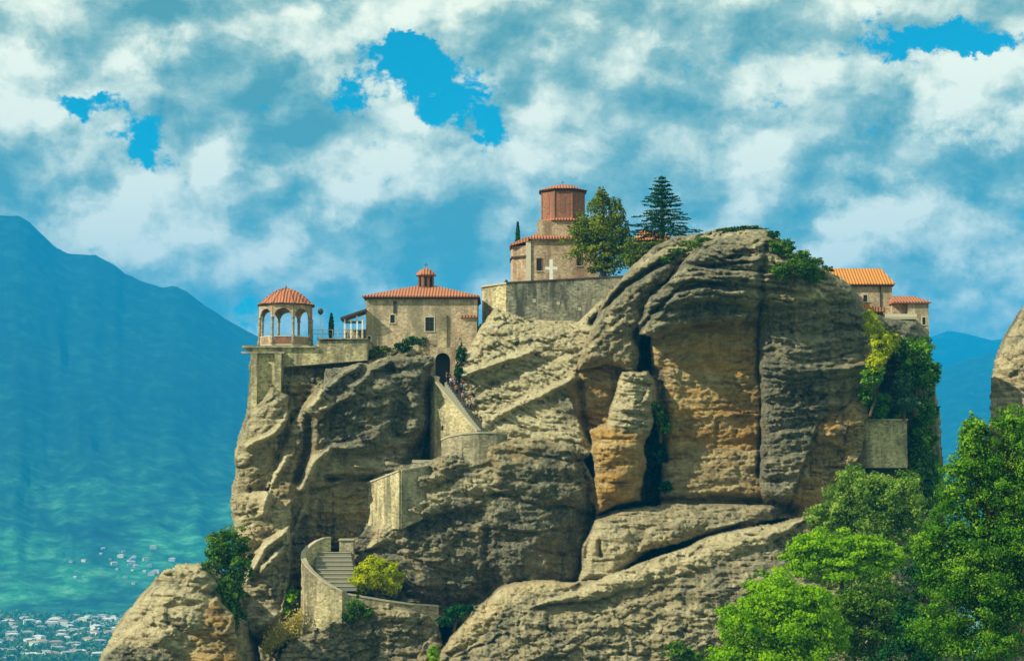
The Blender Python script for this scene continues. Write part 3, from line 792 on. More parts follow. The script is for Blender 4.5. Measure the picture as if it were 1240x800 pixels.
def mountain(name, ridge, foot_v, Yf, Yr, u0, u1, seed, mater, nu=420, nt=260, rough=1.0):
    us = np.linspace(u0, u1, nu)
    rv = np.interp(us, [p[0] for p in ridge], [p[1] for p in ridge])
    ts = np.concatenate([np.linspace(0, 1, nt), np.linspace(1.03, 1.9, 24)])
    T, Ug = np.meshgrid(ts, us, indexing='ij')
    RV = np.broadcast_to(rv, T.shape)
    Yg = Yf + (Yr - Yf) * T
    Xg = (Ug - 620) / F / CP * Yg / 1.0
    Hr = PZ(RV, Yr)
    zf = -255.0
    tt = np.clip(T, 0, 1)
    prof = 0.38 * tt + 0.62 * tt ** 1.7
    wob = 40 * fbm(Ug / 110, T * 3.0, 4, seed + 20)
    sp = fbm((Ug + wob + 90 * T) / 100, (T * 480 + 0.5 * wob) / 230, 4, seed, 0.45, True)
    sp2 = fbm((Ug + wob) / 24, (T * 480 + wob) / 70, 3, seed + 3, 0.5)
    hgt = (Hr - zf)
    Z = zf + hgt * prof
    env = np.clip(T * 4, 0, 1) * np.clip((1.0 - T) * 6, 0.0, 1)
    rough *= 0.95
    Z = Z + rough * env * (0.028 * hgt * sp + 0.006 * hgt * sp2)
    Z = Z + rough * np.clip(T * 4, 0, 1) * hgt * 0.002 * fbm((Ug + 0.4 * wob) / 9, T * 18, 2, seed + 9, 0.6)
    Z = np.where(T > 1, zf + (Z - zf) * (1 - (T - 1) / 0.9) ** 1.0, Z)
    o = grid_mesh(name, Xg, Yg, Z, mater)
    o['kind'] = 'structure'
    return o
mm, t, b, _ = mat('forested_slope', 0.95)
pos = geo_pos(t)
na = t.noise(pos, 0.0035, 8, 0.66, 0.5)
nb_ = t.noise(pos, 0.018, 8, 0.7, 0.3)
zz = t.n('ShaderNodeSeparateXYZ', ins={0: pos}).outputs[2]
low = t.maprange(zz, 260, -240)
wood = t.ramp(nb_.outputs[0], [(0.38, (0.001, 0.010, 0.010)), (0.52, (0.004, 0.026, 0.018)), (0.68, (0.015, 0.08, 0.035))])  # almost no red: the haze's blue-teal is put into the forest colour
clear_ = t.ramp(nb_.outputs[0], [(0.36, (0.01, 0.10, 0.03)), (0.52, (0.05, 0.30, 0.10)), (0.68, (0.20, 0.55, 0.20))])
cm = t.math('MULTIPLY', t.maprange(na.outputs[0], 0.28, 0.74), t.math('ADD', t.math('MULTIPLY', low, 0.95), 0.04))
t.set(b, 'Base Color', t.mix(cm, wood, clear_))
mtn_o = mountain('mountain', [(-900, 120), (-300, 215), (-100, 250), (0, 261), (20, 261), (32, 268), (50, 285), (66, 300), (80, 307), (115, 309), (125, 315), (140, 322), (150, 331), (170, 340), (195, 348), (212, 346),
                      (225, 353), (250, 371), (280, 390), (310, 406), (360, 430), (450, 480), (560, 530), (700, 590), (760, 605)], 745, 4050, 7000, -900, 760, 3, mm)
mountain('mountain', [(900, 560), (1000, 520), (1080, 478), (1130, 450), (1165, 436), (1205, 425), (1260, 405), (1400, 380), (1700, 420), (1900, 520)], 620, 5200, 8600, 860, 1900, 9, mm, nu=260, nt=90)
mountain('mountain', [(700, 560), (900, 470), (1050, 430), (1120, 410), (1150, 400), (1170, 404), (1200, 412), (1260, 405), (1400, 440), (1700, 520), (1900, 570)], 600, 9500, 11800, 700, 1900, 15, mm, nu=200, nt=60)

# ------------------------------------------------------------------ haze
hm = bpy.data.materials.new('blue_haze')
hm.use_nodes = True
hm.node_tree.nodes.clear()
H_ = NT(hm.node_tree)
vol = H_.n('ShaderNodeVolumePrincipled', ins={'Color': (0.005, 0.42, 1.0, 1), 'Density': 0.00013, 'Anisotropy': 0.0})
ho = H_.n('ShaderNodeOutputMaterial')
H_.t.links.new(vol.outputs[0], ho.inputs['Volume'])
hb = MB().box(-9500, 9500, -600, 15500, -330, 1150).build('haze', hm)
hb['kind'] = 'stuff'

# ------------------------------------------------------------------ buildings
def quad_roof_hip(x0, x1, y0, y1, z0, zr, rx0, rx1, ry, th=0.22, over=0.0):
    """hip roof solid: eave rectangle at z0, ridge from rx0 to rx1 at zr"""
    m = MB()
    vs = [(x0, y0, z0), (x1, y0, z0), (x1, y1, z0), (x0, y1, z0), (x0, y0, z0 + th), (x1, y0, z0 + th), (x1, y1, z0 + th), (x0, y1, z0 + th), (rx0, ry, zr), (rx1, ry, zr)]
    m.add(vs, [(3, 2, 1, 0), (0, 1, 5, 4), (1, 2, 6, 5), (2, 3, 7, 6), (3, 0, 4, 7), (4, 5, 9, 8), (5, 6, 9), (6, 7, 8, 9), (7, 4, 8)])
    return m
def add_window(parent, u0, u1, v0, v1, Yface, frame_m, surround=True, bars=True):
    """a framed window set into a wall facing the camera, with a pane recessed behind its frame"""
    x0, x1 = PX(u0, 400, Yface), PX(u1, 400, Yface)
    z1, z0 = PZ(v0, Yface), PZ(v1, Yface)
    m = MB()
    w = 0.13
    y0 = Yface - 0.07
    y1 = Yface + 0.02
    m.box(x0 - w, x0, y0, y1, z0, z1); m.box(x1, x1 + w, y0, y1, z0, z1)
    m.box(x0 - w, x1 + w, y0 - 0.003, y1, z1, z1 + w)
    wo = m.build('window', frame_m, parent)
    pn = MB().box(x0, x1, Yface - 0.02, Yface + 0.015, z0, z1).build('pane', M['glass_or_dark'], wo)
    sl = MB().box(x0 - w * 1.6, x1 + w * 1.6, y0 - 0.08, y1, z0 - 0.12, z0 - 0.002).build('sill', M['pale'], wo)
    if bars:
        b_ = MB()
        xm = (x0 + x1) / 2
        b_.box(xm - 0.03, xm + 0.03, Yface - 0.045, Yface - 0.021, z0, z1)
        for k in (1, 2):
            zz_ = z0 + (z1 - z0) * k / 3
            b_.box(x0, x1, Yface - 0.05, Yface - 0.022, zz_ - 0.025, zz_ + 0.025)
        b_.build('grille', M['metal'], wo)
    return wo
def add_cross(name_parent, x, y, z, h, m, th=0.06, part=True):
    c = MB()
    c.box(x - th, x + th, y - th, y + th, z, z + h)
    c.box(x - h * 0.30, x - th, y - th, y + th, z + h * 0.58, z + h * 0.58 + 2 * th)
    c.box(x + th, x + h * 0.30, y - th, y + th, z + h * 0.58, z + h * 0.58 + 2 * th)
    return c.build('cross', m, name_parent)

# refectory: the broad grey-brown block with the low red hip roof
Y = 317.0
r = empty('stone_house', (PX(510, 420, Y), Y, PZ(425, Y)), 'broad brown stone monastery house with low red hip roof and small roof lantern', 'house')
xa, xb = PX(443, 400, Y), PX(578, 400, Y)
za, zb = PZ(437, Y), PZ(362, Y)
MB().box(xa, xb, Y, Y + 11, za, zb).build('wall', M['plaster'], r)
ea, eb = PX(440, 400, Y), PX(580, 400, Y)
MB().box(ea + .1, eb - .1, Y - 0.55, Y + 11.5, zb + 0.003, zb + 0.28).build('eave', M['eave'], r)
rf = quad_roof_hip(ea - 0.15, eb + 0.15, Y - 0.8, Y + 11.8, zb + 0.283, PZ(346, Y + 5.5), PX(503, 400, Y + 5), PX(528, 400, Y + 5), Y + 5.5).build('roof', M['tile'], r)
ln = MB()
lx, ly = PX(515.5, 400, Y + 5.5), Y + 5.5
lz0, lz1 = PZ(350, ly), PZ(334, ly)
ln = MB().lathe(lx, ly, [(1.5, lz0 - 1.0), (1.5, lz0 + 0.1), (1.38, lz0 + 0.15), (1.38, lz1)], 8, math.pi / 8).build('lantern', M['brick'], r)
for k in range(8):
    a = math.pi / 8 + math.pi / 4 * k + math.pi / 8
    px_, py_ = lx + 1.29 * math.cos(a), ly + 1.29 * math.sin(a)
    MB().box(px_ - 0.06, px_ + 0.06, py_ - 0.22, py_ + 0.22, lz0 + 0.35, lz1 - 0.25, a, (px_, py_)).build('opening', M['glass_or_dark'], ln)  # dark panel standing in for the shade inside the lantern
MB().lathe(lx, ly, [(1.85, lz1 + 0.003), (1.85, lz1 + 0.15), (1.2, lz1 + 0.85), (0.45, lz1 + 1.25), (0.05, lz1 + 1.4)], 8, math.pi / 8).build('cap', M['tile'], ln)
add_cross(ln, lx, ly, lz1 + 1.3, 1.0, M['metal'], 0.04)
add_window(r, 515, 525.5, 384, 401, Y, M['pale'])
add_window(r, 472.5, 478, 381, 391, Y, M['pale'], bars=False)
add_window(r, 445, 449, 407, 412, Y, M['pale'], bars=False)
MB().box(PX(533, 400, Y), PX(541, 400, Y), Y - 0.30, Y - 0.002, za, PZ(381, Y)).build('pilaster', M['yellow_sunlit_wall'], r)
MB().box(PX(476, 400, Y), PX(480, 400, Y), Y - 0.10, Y - 0.002, PZ(379, Y), PZ(364, Y)).build('downpipe', M['metal'], r)
# small lean-to at its right end
lt = MB().box(PX(560, 400, Y), PX(578, 400, Y), Y - 2.2, Y - 0.003, PZ(425, Y), PZ(386, Y)).build('annex', M['plaster'], r)
MB().prism([(PX(558, 400, Y), PZ(386, Y)), (PX(579.5, 400, Y), PZ(386, Y)), (PX(579.5, 400, Y), PZ(383.5, Y)), (PX(558, 400, Y), PZ(383.5, Y))], Y - 2.6, Y - 0.004).build('roof', M['tile'], lt)

# terrace wall under the kiosk
Y = 306.0
r = empty('retaining_wall', (PX(370, 430, Y), Y, PZ(440, Y)), 'long yellowish retaining wall carrying the terrace under the domed kiosk', 'wall')
MB().prism([(PX(306, 400, Y), PZ(500, Y)), (PX(340, 400, Y), PZ(480, Y)), (PX(344, 400, Y), PZ(444, Y)), (PX(445, 400, Y), PZ(436, Y)), (PX(445, 400, Y), PZ(411, Y)), (PX(384, 400, Y), PZ(413, Y)), (PX(383, 400, Y), PZ(421, Y)), (PX(306, 400, Y), PZ(421, Y))], Y, Y + 16).build('wall', M['yellow_sunlit_wall'], r)
MB().box(PX(294, 400, Y), PX(384, 400, Y), Y - 0.5, Y + 16.2, PZ(421, Y) + .004, PZ(418.5, Y)).build('coping', M['stone_wall'], r)
MB().box(PX(384, 400, Y) + .003, PX(446, 400, Y), Y - 0.35, Y + 16.2, PZ(411, Y) + .004, PZ(409.5, Y)).build('coping', M['stone_wall'], r)
MB().box(PX(293, 400, Y), PX(345, 400, Y), Y - 0.75, Y - 0.003, PZ(428, Y), PZ(426, Y)).build('string_course', M['stone_wall'], r)
for u0, u1, vb in ((306, 313, 505), (334, 342, 478)):
    MB().box(PX(u0, 400, Y), PX(u1, 400, Y), Y - 1.1, Y - 0.004, PZ(vb, Y), PZ(428, Y) - .004).build('buttress', M['yellow_sunlit_wall'], r)

# domed kiosk
Yk = 316.0
kx = PX(346, 400, Yk)
rad = (PX(376, 400, Yk) - PX(316, 400, Yk)) / 2
zf, zt = PZ(418, Yk), PZ(371, Yk)
k_ = empty('kiosk', (kx, Yk, zf), 'open octagonal kiosk with ribbed red tile dome on pale columns at the cliff edge', 'kiosk')
NK = 8
ang0 = math.pi / 8
rr_k = rad / math.cos(math.pi / 8)
corner = [(kx + rr_k * math.cos(ang0 + i * math.pi / 4), Yk + rr_k * math.sin(ang0 + i * math.pi / 4)) for i in range(NK)]
MB().slab([(kx + (x - kx) * 1.02, Yk + (y - Yk) * 1.02) for x, y in corner], zf - 0.6, zf).build('floor', M['coping'], k_)
zspring = PZ(386, Yk)
for i in range(NK):
    (x0, y0), (x1, y1) = corner[i], corner[(i + 1) % NK]
    MB().lathe(x0, y0, [(0.36, zf), (0.36, zf + 0.4), (0.25, zf + 0.5), (0.22, zspring - 0.4), (0.34, zspring - 0.1), (0.34, zspring)], 8).build('column', M['stone_wall'], k_)
    # parapet panel between the columns
    dx, dy = x1 - x0, y1 - y0
    L = math.hypot(dx, dy)
    ux, uy = dx / L, dy / L
    nx_, ny_ = uy * 0.12, -ux * 0.12
    def strip(sa, sb, z0_, z1_, th=1.0):
        return [(x0 + ux * sa - nx_ * th, y0 + uy * sa - ny_ * th), (x0 + ux * sb - nx_ * th, y0 + uy * sb - ny_ * th), (x0 + ux * sb + nx_ * th, y0 + uy * sb + ny_ * th), (x0 + ux * sa + nx_ * th, y0 + uy * sa + ny_ * th)]
    pr = MB().slab(strip(0.31, L - 0.31, 0, 0), zf + 0.003, zf + 1.15).build('parapet', M['brick'] if i % 2 else M['church_wall'], k_)
    MB().slab(strip(0.31, L - 0.31, 0, 0, 1.5), zf + 1.153, zf + 1.28).build('rail', M['pale'], pr)
    # arch above: spandrel with a round opening
    am = MB()
    n = 10
    rad_a = (L - 0.5) / 2
    cz = zspring - 0.02
    top = zt
    zc = cz
    for j in range(n):
        t0, t1 = math.pi * j / n, math.pi * (j + 1) / n
        sa, sb = L / 2 - rad_a * math.cos(t0), L / 2 - rad_a * math.cos(t1)
        h0, h1 = zc + min(rad_a, top - zc - 0.35) * math.sin(t0), zc + min(rad_a, top - zc - 0.35) * math.sin(t1)
        q = strip(sa, sb, 0, 0)
        vs = [(q[0][0], q[0][1], h0), (q[1][0], q[1][1], h1), (q[2][0], q[2][1], h1), (q[3][0], q[3][1], h0),
              (q[0][0], q[0][1], top), (q[1][0], q[1][1], top), (q[2][0], q[2][1], top), (q[3][0], q[3][1], top)]
        am.add(vs, [(0, 3, 2, 1), (4, 5, 6, 7), (0, 1, 5, 4), (1, 2, 6, 5), (2, 3, 7, 6), (3, 0, 4, 7)])
    for sa, sb in ((0.0, 0.25), (L - 0.25, L)):
        q = strip(sa, sb, 0, 0)
        am.slab(q, zc, top)
    am.build('arch', M['church_wall'], k_)
ev = (PX(381, 400, Yk) - PX(312, 400, Yk)) / 2
MB().lathe(kx, Yk, [(ev * 1.04, zt + 0.003), (ev * 1.04, zt + 0.16)], 8, ang0).build('cornice', M['eave'], k_)
zdome = PZ(349, Yk)
dh = zdome - zt - 0.16
prof = [(ev * 1.03, zt + 0.163), (ev * 0.92, zt + 0.32), (ev * 0.76, zt + 0.16 + dh * 0.33), (ev * 0.56, zt + 0.16 + dh * 0.60), (ev * 0.36, zt + 0.16 + dh * 0.81), (ev * 0.16, zt + 0.16 + dh * 0.94), (0.05, zdome)]
dome = MB().lathe(kx, Yk, prof, 16, ang0).build('roof', M['tile'], k_)
for i in range(16):
    a = ang0 + 2 * math.pi * i / 16
    rm = MB()
    for (r0, z0), (r1, z1) in zip(prof[:-1], prof[1:]):
        rm.tube((kx + r0 * math.cos(a), Yk + r0 * math.sin(a), z0 + .02), (kx + r1 * math.cos(a), Yk + r1 * math.sin(a), z1 + .02), 0.09, 0.09, 5)
    rm.build('rib', M['tile'], dome)
MB().lathe(kx, Yk, [(0.12, zdome - .02), (0.18, zdome + 0.15), (0.05, zdome + 0.35), (0.02, zdome + 0.6)], 8).build('finial', M['metal'], dome)

# slim mast, terrace fence posts
Yt = 315.0
lp = empty('lamp_post', (PX(388, 400, Yt), Yt, PZ(412, Yt)), 'slim pale post with a dark head standing beside the domed kiosk', 'lamp post')
MB().tube((PX(388, 400, Yt), Yt, PZ(412, Yt)), (PX(388, 400, Yt), Yt, PZ(381, Yt)), 0.08, 0.06).build('pole', M['white'], lp)
MB().lathe(PX(388, 400, Yt), Yt, [(0.14, PZ(381, Yt)), (0.42, PZ(379, Yt)), (0.46, PZ(376, Yt)), (0.22, PZ(373.5, Yt)), (0.05, PZ(373, Yt))], 10).build('lamp_head', M['metal'], lp)
fe = empty('railing', (PX(410, 400, Yt), Yt - 1.5, PZ(410, Yt)), 'low white post railing along the terrace between kiosk and house', 'railing')
for i, u in enumerate(np.linspace(380, 440, 11)):
    MB().box(PX(u, 400, Yt) - .06, PX(u, 400, Yt) + .06, Yt - 1.6, Yt - 1.48, PZ(410, Yt), PZ(400.5, Yt)).build('post', M['stone_wall'], fe)
MB().box(PX(379, 400, Yt), PX(441, 400, Yt), Yt - 1.59, Yt - 1.49, PZ(400.5, Yt) + .003, PZ(400.5, Yt) + .09).build('rail', M['stone_wall'], fe)
MB().box(PX(379, 400, Yt), PX(441, 400, Yt), Yt - 1.57, Yt - 1.51, PZ(405, Yt) - .03, PZ(405, Yt) + .03).build('rail', M['metal'], fe)
# timber shelter at the left end of the house
sh = empty('shelter', (PX(428, 400, Yt), Yt + 2, PZ(410, Yt)), 'small open shelter with sloping dark roof and white posts against the house', 'shelter')
for u in (417, 424.5, 432, 438.5):
    MB().box(PX(u, 400, Yt) - .13, PX(u, 400, Yt) + .13, Yt + .5, Yt + .76, PZ(411, Yt), PZ(386 if u < 430 else 382, Yt)).build('post', M['white'], sh)
MB().prism([(PX(412, 400, Yt), PZ(387, Yt)), (PX(443, 400, Yt), PZ(376, Yt)), (PX(443, 400, Yt), PZ(373.5, Yt)), (PX(412, 400, Yt), PZ(384, Yt))], Yt, Yt + 5).build('roof', M['eave'], sh)
MB().box(PX(415, 400, Yt), PX(441, 400, Yt), Yt + 4, Yt + 4.3, PZ(411, Yt), PZ(396, Yt)).build('back_wall', M['plaster'], sh)
MB().box(PX(417, 400, Yt), PX(440, 400, Yt), Yt + .8, Yt + 1.0, PZ(391, Yt), PZ(388, Yt)).build('beam', M['wood'], sh)

# bastion
Y = 316.0
r = empty('bastion_wall', (PX(665, 400, Y), Y, PZ(400, Y)), 'long shade-grey stone bastion wall below the church with one sunlit yellow end', 'wall')
MB().prism([(PX(613, 400, Y), PZ(430, Y)), (PX(756, 400, Y), PZ(400, Y)), (PX(756, 400, Y), PZ(335, Y)), (PX(613, 400, Y), PZ(343, Y))], Y, Y + 10).build('wall', M['grey_shaded_wall'], r)
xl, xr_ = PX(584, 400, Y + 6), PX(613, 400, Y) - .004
MB().slab([(xl, Y + 5.0), (xr_, Y - 0.02), (xr_, Y + 10), (xl, Y + 12)], PZ(430, Y), PZ(344, Y)).build('return_wall', M['yellow_sunlit_wall'], r)  # sunlit yellow painted into this end through its material
MB().slab([(xl - .15, Y + 4.7), (xr_, Y - 0.3), (xr_, Y + 10), (xl - .15, Y + 12)], PZ(344, Y) + .004, PZ(342, Y)).build('coping', M['coping'], r)
MB().prism([(xr_ + .006, PZ(343, Y) + .004), (PX(756, 400, Y), PZ(335, Y) + .004), (PX(756, 400, Y), PZ(333.6, Y)), (xr_ + .006, PZ(341.4, Y))], Y - 0.15, Y + 1.2).build('coping', M['eave'], r)
for u, v in ((645, 362), (674, 365), (700, 372)):
    MB().box(PX(u, 400, Y), PX(u + 4, 400, Y), Y - 0.05, Y - 0.002, PZ(v + 4, Y), PZ(v, Y)).build('stone', M['coping'], r)
MB().lathe(PX(613, 400, Y), Y + .6, [(0.28, PZ(341.4, Y)), (0.24, PZ(339, Y)), (0.05, PZ(338, Y))], 8).build('finial', M['eave'], r)
# church
Y = 329.0
c_ = empty('church', (PX(672, 400, Y), Y + 6, PZ(345, Y)), 'stone and brick church with octagonal red brick drum above the bastion wall', 'church')
zb0 = PZ(356, Y)
MB().box(PX(643, 400, Y), PX(725, 400, Y), Y, Y + 12, zb0, PZ(290, Y)).build('nave_wall', M['church_wall'], c_)
MB().box(PX(637, 400, Y), PX(643, 400, Y) - .003, Y - 0.25, Y + 3, zb0, PZ(292, Y)).build('corner_pilaster', M['pale'], c_)
ap = MB().slab([(PX(618.5, 400, Y + 4), Y + 5.0), (PX(621, 400, Y + 1), Y + 1.6), (PX(637, 400, Y) - .004, Y + 0.1), (PX(637, 400, Y) - .004, Y + 9), (PX(618.5, 400, Y + 4), Y + 9)], zb0, PZ(297, Y)).build('apse_wall', M['church_wall'], c_)
MB().slab([(PX(617.2, 400, Y + 4), Y + 4.8), (PX(619.5, 400, Y + 1), Y + 1.2), (PX(637, 400, Y) - .006, Y - 0.3), (PX(637, 400, Y) - .006, Y + 9), (PX(617.2, 400, Y + 4), Y + 9)], PZ(311, Y), PZ(309.3, Y)).build('moulding', M['eave'], c_)
# stepped roofs
arx0, arx1 = PX(617, 400, Y), PX(640, 400, Y)
m_ = MB()
m_.add([(arx0, Y + .8, PZ(297, Y) + .01), (arx1, Y - .5, PZ(292, Y)), (arx1, Y + 8, PZ(292, Y)), (arx0, Y + 8, PZ(297, Y) + .01),
        (arx0, Y + .8, PZ(295, Y)), (arx1, Y - .5, PZ(286, Y)), (arx1, Y + 8, PZ(286, Y)), (arx0, Y + 8, PZ(295, Y))], [(0, 3, 2, 1), (4, 5, 6, 7), (0, 1, 5, 4), (1, 2, 6, 5), (2, 3, 7, 6), (3, 0, 4, 7)])
m_.build('roof', M['tile'], c_)
quad_roof_hip(PX(639, 400, Y), PX(728, 400, Y), Y - .6, Y + 12.5, PZ(290, Y) + .004, PZ(277, Y + 4), PX(658, 400, Y), PX(708, 400, Y), Y + 5.5, 0.25).build('roof', M['tile'], c_)
dcx, dcy = PX(682, 400, Y + 5), Y + 5.0
dr = (PX(708, 400, dcy) - PX(657, 400, dcy)) / 2 / math.cos(math.pi / 8)
zd0, zd1 = PZ(284, dcy), PZ(271, dcy)
MB().box(dcx - dr * 1.14, dcx + dr * 1.14, dcy - dr * 1.02, dcy + dr * 1.02, zd0 - 1.5, zd1).build('drum_base', M['church_wall'], c_)
MB().lathe(dcx, dcy, [(dr * 1.22, zd1 + .003), (dr * 1.22, zd1 + .18), (dr * 0.98, zd1 + .55)], 8, math.pi / 8).build('roof_skirt', M['tile'], c_)
zt1, zt2 = PZ(235, dcy), PZ(225, dcy)
dm = MB().lathe(dcx, dcy, [(dr, zd1 + .2), (dr, zt1)], 8, math.pi / 8).build('drum', M['brick'], c_)
for i in range(8):
    a = math.pi / 4 * i
    rx_ = dr * math.cos(math.pi / 8)
    px_, py_ = dcx + rx_ * math.cos(a), dcy + rx_ * math.sin(a)
    MB().box(px_ - 0.05, px_ + 0.04, py_ - 0.28, py_ + 0.28, zd1 + 1.4, zt1 - 0.9, a, (px_, py_)).build('slit_window', M['brick'], dm)
for i in range(8):
    a = math.pi / 8 + math.pi / 4 * i
    MB().tube((dcx + dr * math.cos(a), dcy + dr * math.sin(a), zd1 + .5), (dcx + dr * math.cos(a), dcy + dr * math.sin(a), zt1 - .02), 0.13).build('corner_shaft', M['brick'], dm)
MB().lathe(dcx, dcy, [(dr * 1.03, zt1 + .003), (dr * 1.12, zt1 + .25), (dr * 1.12, zt1 + .40)], 8, math.pi / 8).build('cornice', M['eave'], dm)
MB().lathe(dcx, dcy, [(dr * 1.14, zt1 + .403), (dr * 0.9, zt1 + .72), (dr * 0.5, zt2 - .1), (0.05, zt2 + .1)], 8, math.pi / 8).build('cap_roof', M['tile'], dm)
add_cross(dm, dcx, dcy, zt2, 0.9, M['metal'], 0.03)
add_window(c_, 650, 656, 313, 328, Y, M['brick'], bars=False)
add_window(c_, 699, 704, 307, 322, Y, M['brick'], bars=False)
# white cross standing on the bastion in front of the church
Yc = 319.0
cr = empty('standing_cross', (PX(667.5, 400, Yc), Yc, PZ(341, Yc)), 'pale stone cross standing on the bastion in front of the church wall', 'cross')
cxx = PX(667.5, 400, Yc)
MB().box(cxx - .28, cxx + .28, Yc - .2, Yc + .2, PZ(346, Yc), PZ(314, Yc)).build('shaft', M['white'], cr)
MB().box(cxx - 1.0, cxx + 1.05, Yc - .18, Yc + .18, PZ(326.6, Yc), PZ(323.2, Yc)).build('crossbar', M['white'], cr)
MB().box(cxx - .6, cxx + .6, Yc - .5, Yc + .5, PZ(346, Yc) - .5, PZ(340.5, Yc)).build('plinth', M['coping'], cr)

# low cottage behind the trees
Y = 332.0
h = empty('cottage', (PX(795, 400, Y), Y + 3, PZ(300, Y)), 'low stone cottage with orange tile roof half hidden beneath the conifer', 'house')
MB().box(PX(770, 400, Y), PX(812, 400, Y), Y, Y + 7, PZ(312, Y), PZ(291, Y)).build('wall', M['church_wall'], h)
quad_roof_hip(PX(768, 400, Y), PX(814, 400, Y), Y - .6, Y + 7.5, PZ(291, Y) + .004, PZ(279, Y + 3), PX(778, 400, Y), PX(804, 400, Y), Y + 3.3, .2).build('roof', M['tile_o'], h)

# right-hand monastery wing
Y = 324.0
h = empty('stone_house', (PX(1045, 400, Y), Y + 4, PZ(385, Y)), 'stone house with bright orange tile roof at the right end of the cliff top', 'house')
MB().box(PX(1000, 400, Y), PX(1081, 400, Y), Y, Y + 9, PZ(392, Y), PZ(346.5, Y)).build('wall', M['plaster'], h)
MB().box(PX(1000, 400, Y), PX(1083, 400, Y), Y - .5, Y + 9.4, PZ(346.5, Y) + .003, PZ(345, Y)).build('eave', M['eave'], h)
quad_roof_hip(PX(998, 400, Y), PX(1084, 400, Y), Y - .75, Y + 9.6, PZ(345, Y) + .004, PZ(325, Y + 4.5), PX(1003, 400, Y + 4.5), PX(1068, 400, Y + 4.5), Y + 4.5, .18).build('roof', M['tile_o'], h)
add_window(h, 1046, 1051, 357, 365, Y, M['pale'], bars=False)
MB().box(PX(1066, 400, Y), PX(1068, 400, Y), Y - .12, Y - .003, PZ(388, Y), PZ(347, Y)).build('downpipe', M['metal'], h)
Y2 = 320.0
h2 = empty('porch', (PX(1049, 400, Y2), Y2 + 1.5, PZ(385, Y2)), 'little yellow and red tiled porch in front of the orange-roofed house', 'porch')
MB().box(PX(1042, 400, Y2), PX(1070, 400, Y2), Y2, Y2 + 4, PZ(393, Y2), PZ(376, Y2)).build('wall', M['wood'], h2)
MB().prism([(PX(1040, 400, Y2), PZ(376, Y2) + .004), (PX(1057, 400, Y2), PZ(376, Y2) + .004), (PX(1055, 400, Y2), PZ(369, Y2)), (PX(1041, 400, Y2), PZ(368, Y2))], Y2 - .6, Y2 + 3.9).build('roof', M['tile_o'], h2)
MB().prism([(PX(1057, 400, Y2) + .01, PZ(377.5, Y2)), (PX(1072, 400, Y2), PZ(377.5, Y2)), (PX(1071, 400, Y2), PZ(372.5, Y2)), (PX(1058, 400, Y2), PZ(371.5, Y2))], Y2 - .5, Y2 + 3.9).build('roof', M['tile'], h2)
MB().box(PX(1063, 400, Y2), PX(1069, 400, Y2), Y2 - .04, Y2 - .002, PZ(392, Y2), PZ(379, Y2)).build('doorway_dark', M['glass_or_dark'], h2)  # dark panel in place of the shaded door opening
Y3 = 321.0
h3 = empty('annex_house', (PX(1105, 400, Y3), Y3 + 3, PZ(412, Y3)), 'small lower annex with flat red roof hanging over the right cliff edge', 'house')
MB().prism([(PX(1100, 400, Y3), PZ(425, Y3)), (PX(1125, 400, Y3), PZ(417, Y3)), (PX(1125, 400, Y3), PZ(367, Y3)), (PX(1100, 400, Y3), PZ(367, Y3))], Y3, Y3 + 6).build('wall', M['plaster'], h3)
MB().box(PX(1083, 400, Y3), PX(1100, 400, Y3) - .004, Y3 + 1.6, Y3 + 6, PZ(400, Y3), PZ(367, Y3)).build('recessed_wall', M['church_wall'], h3)
quad_roof_hip(PX(1081, 400, Y3), PX(1127.5, 400, Y3), Y3 - .5, Y3 + 6.5, PZ(367, Y3) + .004, PZ(357.5, Y3 + 2), PX(1086, 400, Y3), PX(1112, 400, Y3), Y3 + 3.2, .2).build('roof', M['tile'], h3)
add_window(h3, 1117, 1121, 384, 393, Y3, M['pale'], bars=False)
bal = MB().box(PX(1069, 400, Y3), PX(1107, 400, Y3), Y3 - 2.4, Y3 - .003, PZ(388, Y3), PZ(385, Y3)).build('balcony', M['coping'], h3)
MB().box(PX(1069, 400, Y3), PX(1107, 400, Y3), Y3 - 2.4, Y3 - 2.2, PZ(385, Y3) + .003, PZ(381.5, Y3)).build('parapet', M['pale'], bal)
MB().prism([(PX(1072, 400, Y3), PZ(440, Y3)), (PX(1104, 400, Y3), PZ(440, Y3)), (PX(1105, 400, Y3), PZ(388, Y3) - .004), (PX(1070, 400, Y3), PZ(388, Y3) - .004)], Y3 - 1.9, Y3 + 5).build('substructure', M['grey_shaded_wall'], h3)

# lone retaining wall in the greenery on the right
Y = 303.0
r = empty('retaining_wall', (PX(1072, 500, Y), Y, PZ(550, Y)), 'square pale retaining wall among the greenery on the right cliff side', 'wall')
MB().slab([(PX(1040, 500, Y), Y + 0.6), (PX(1048, 500, Y), Y), (PX(1098, 500, Y), Y), (PX(1104, 500, Y), Y + 4), (PX(1040, 500, Y), Y + 5)], PZ(566, Y), PZ(509, Y)).build('wall', M['yellow_sunlit_wall'], r)
MB().slab([(PX(1039, 500, Y), Y + 0.4), (PX(1047.6, 500, Y), Y - .2), (PX(1099, 500, Y), Y - .2), (PX(1105, 500, Y), Y + 4), (PX(1039, 500, Y), Y + 5)], PZ(509, Y) + .004, PZ(507, Y)).build('coping', M['coping'], r)

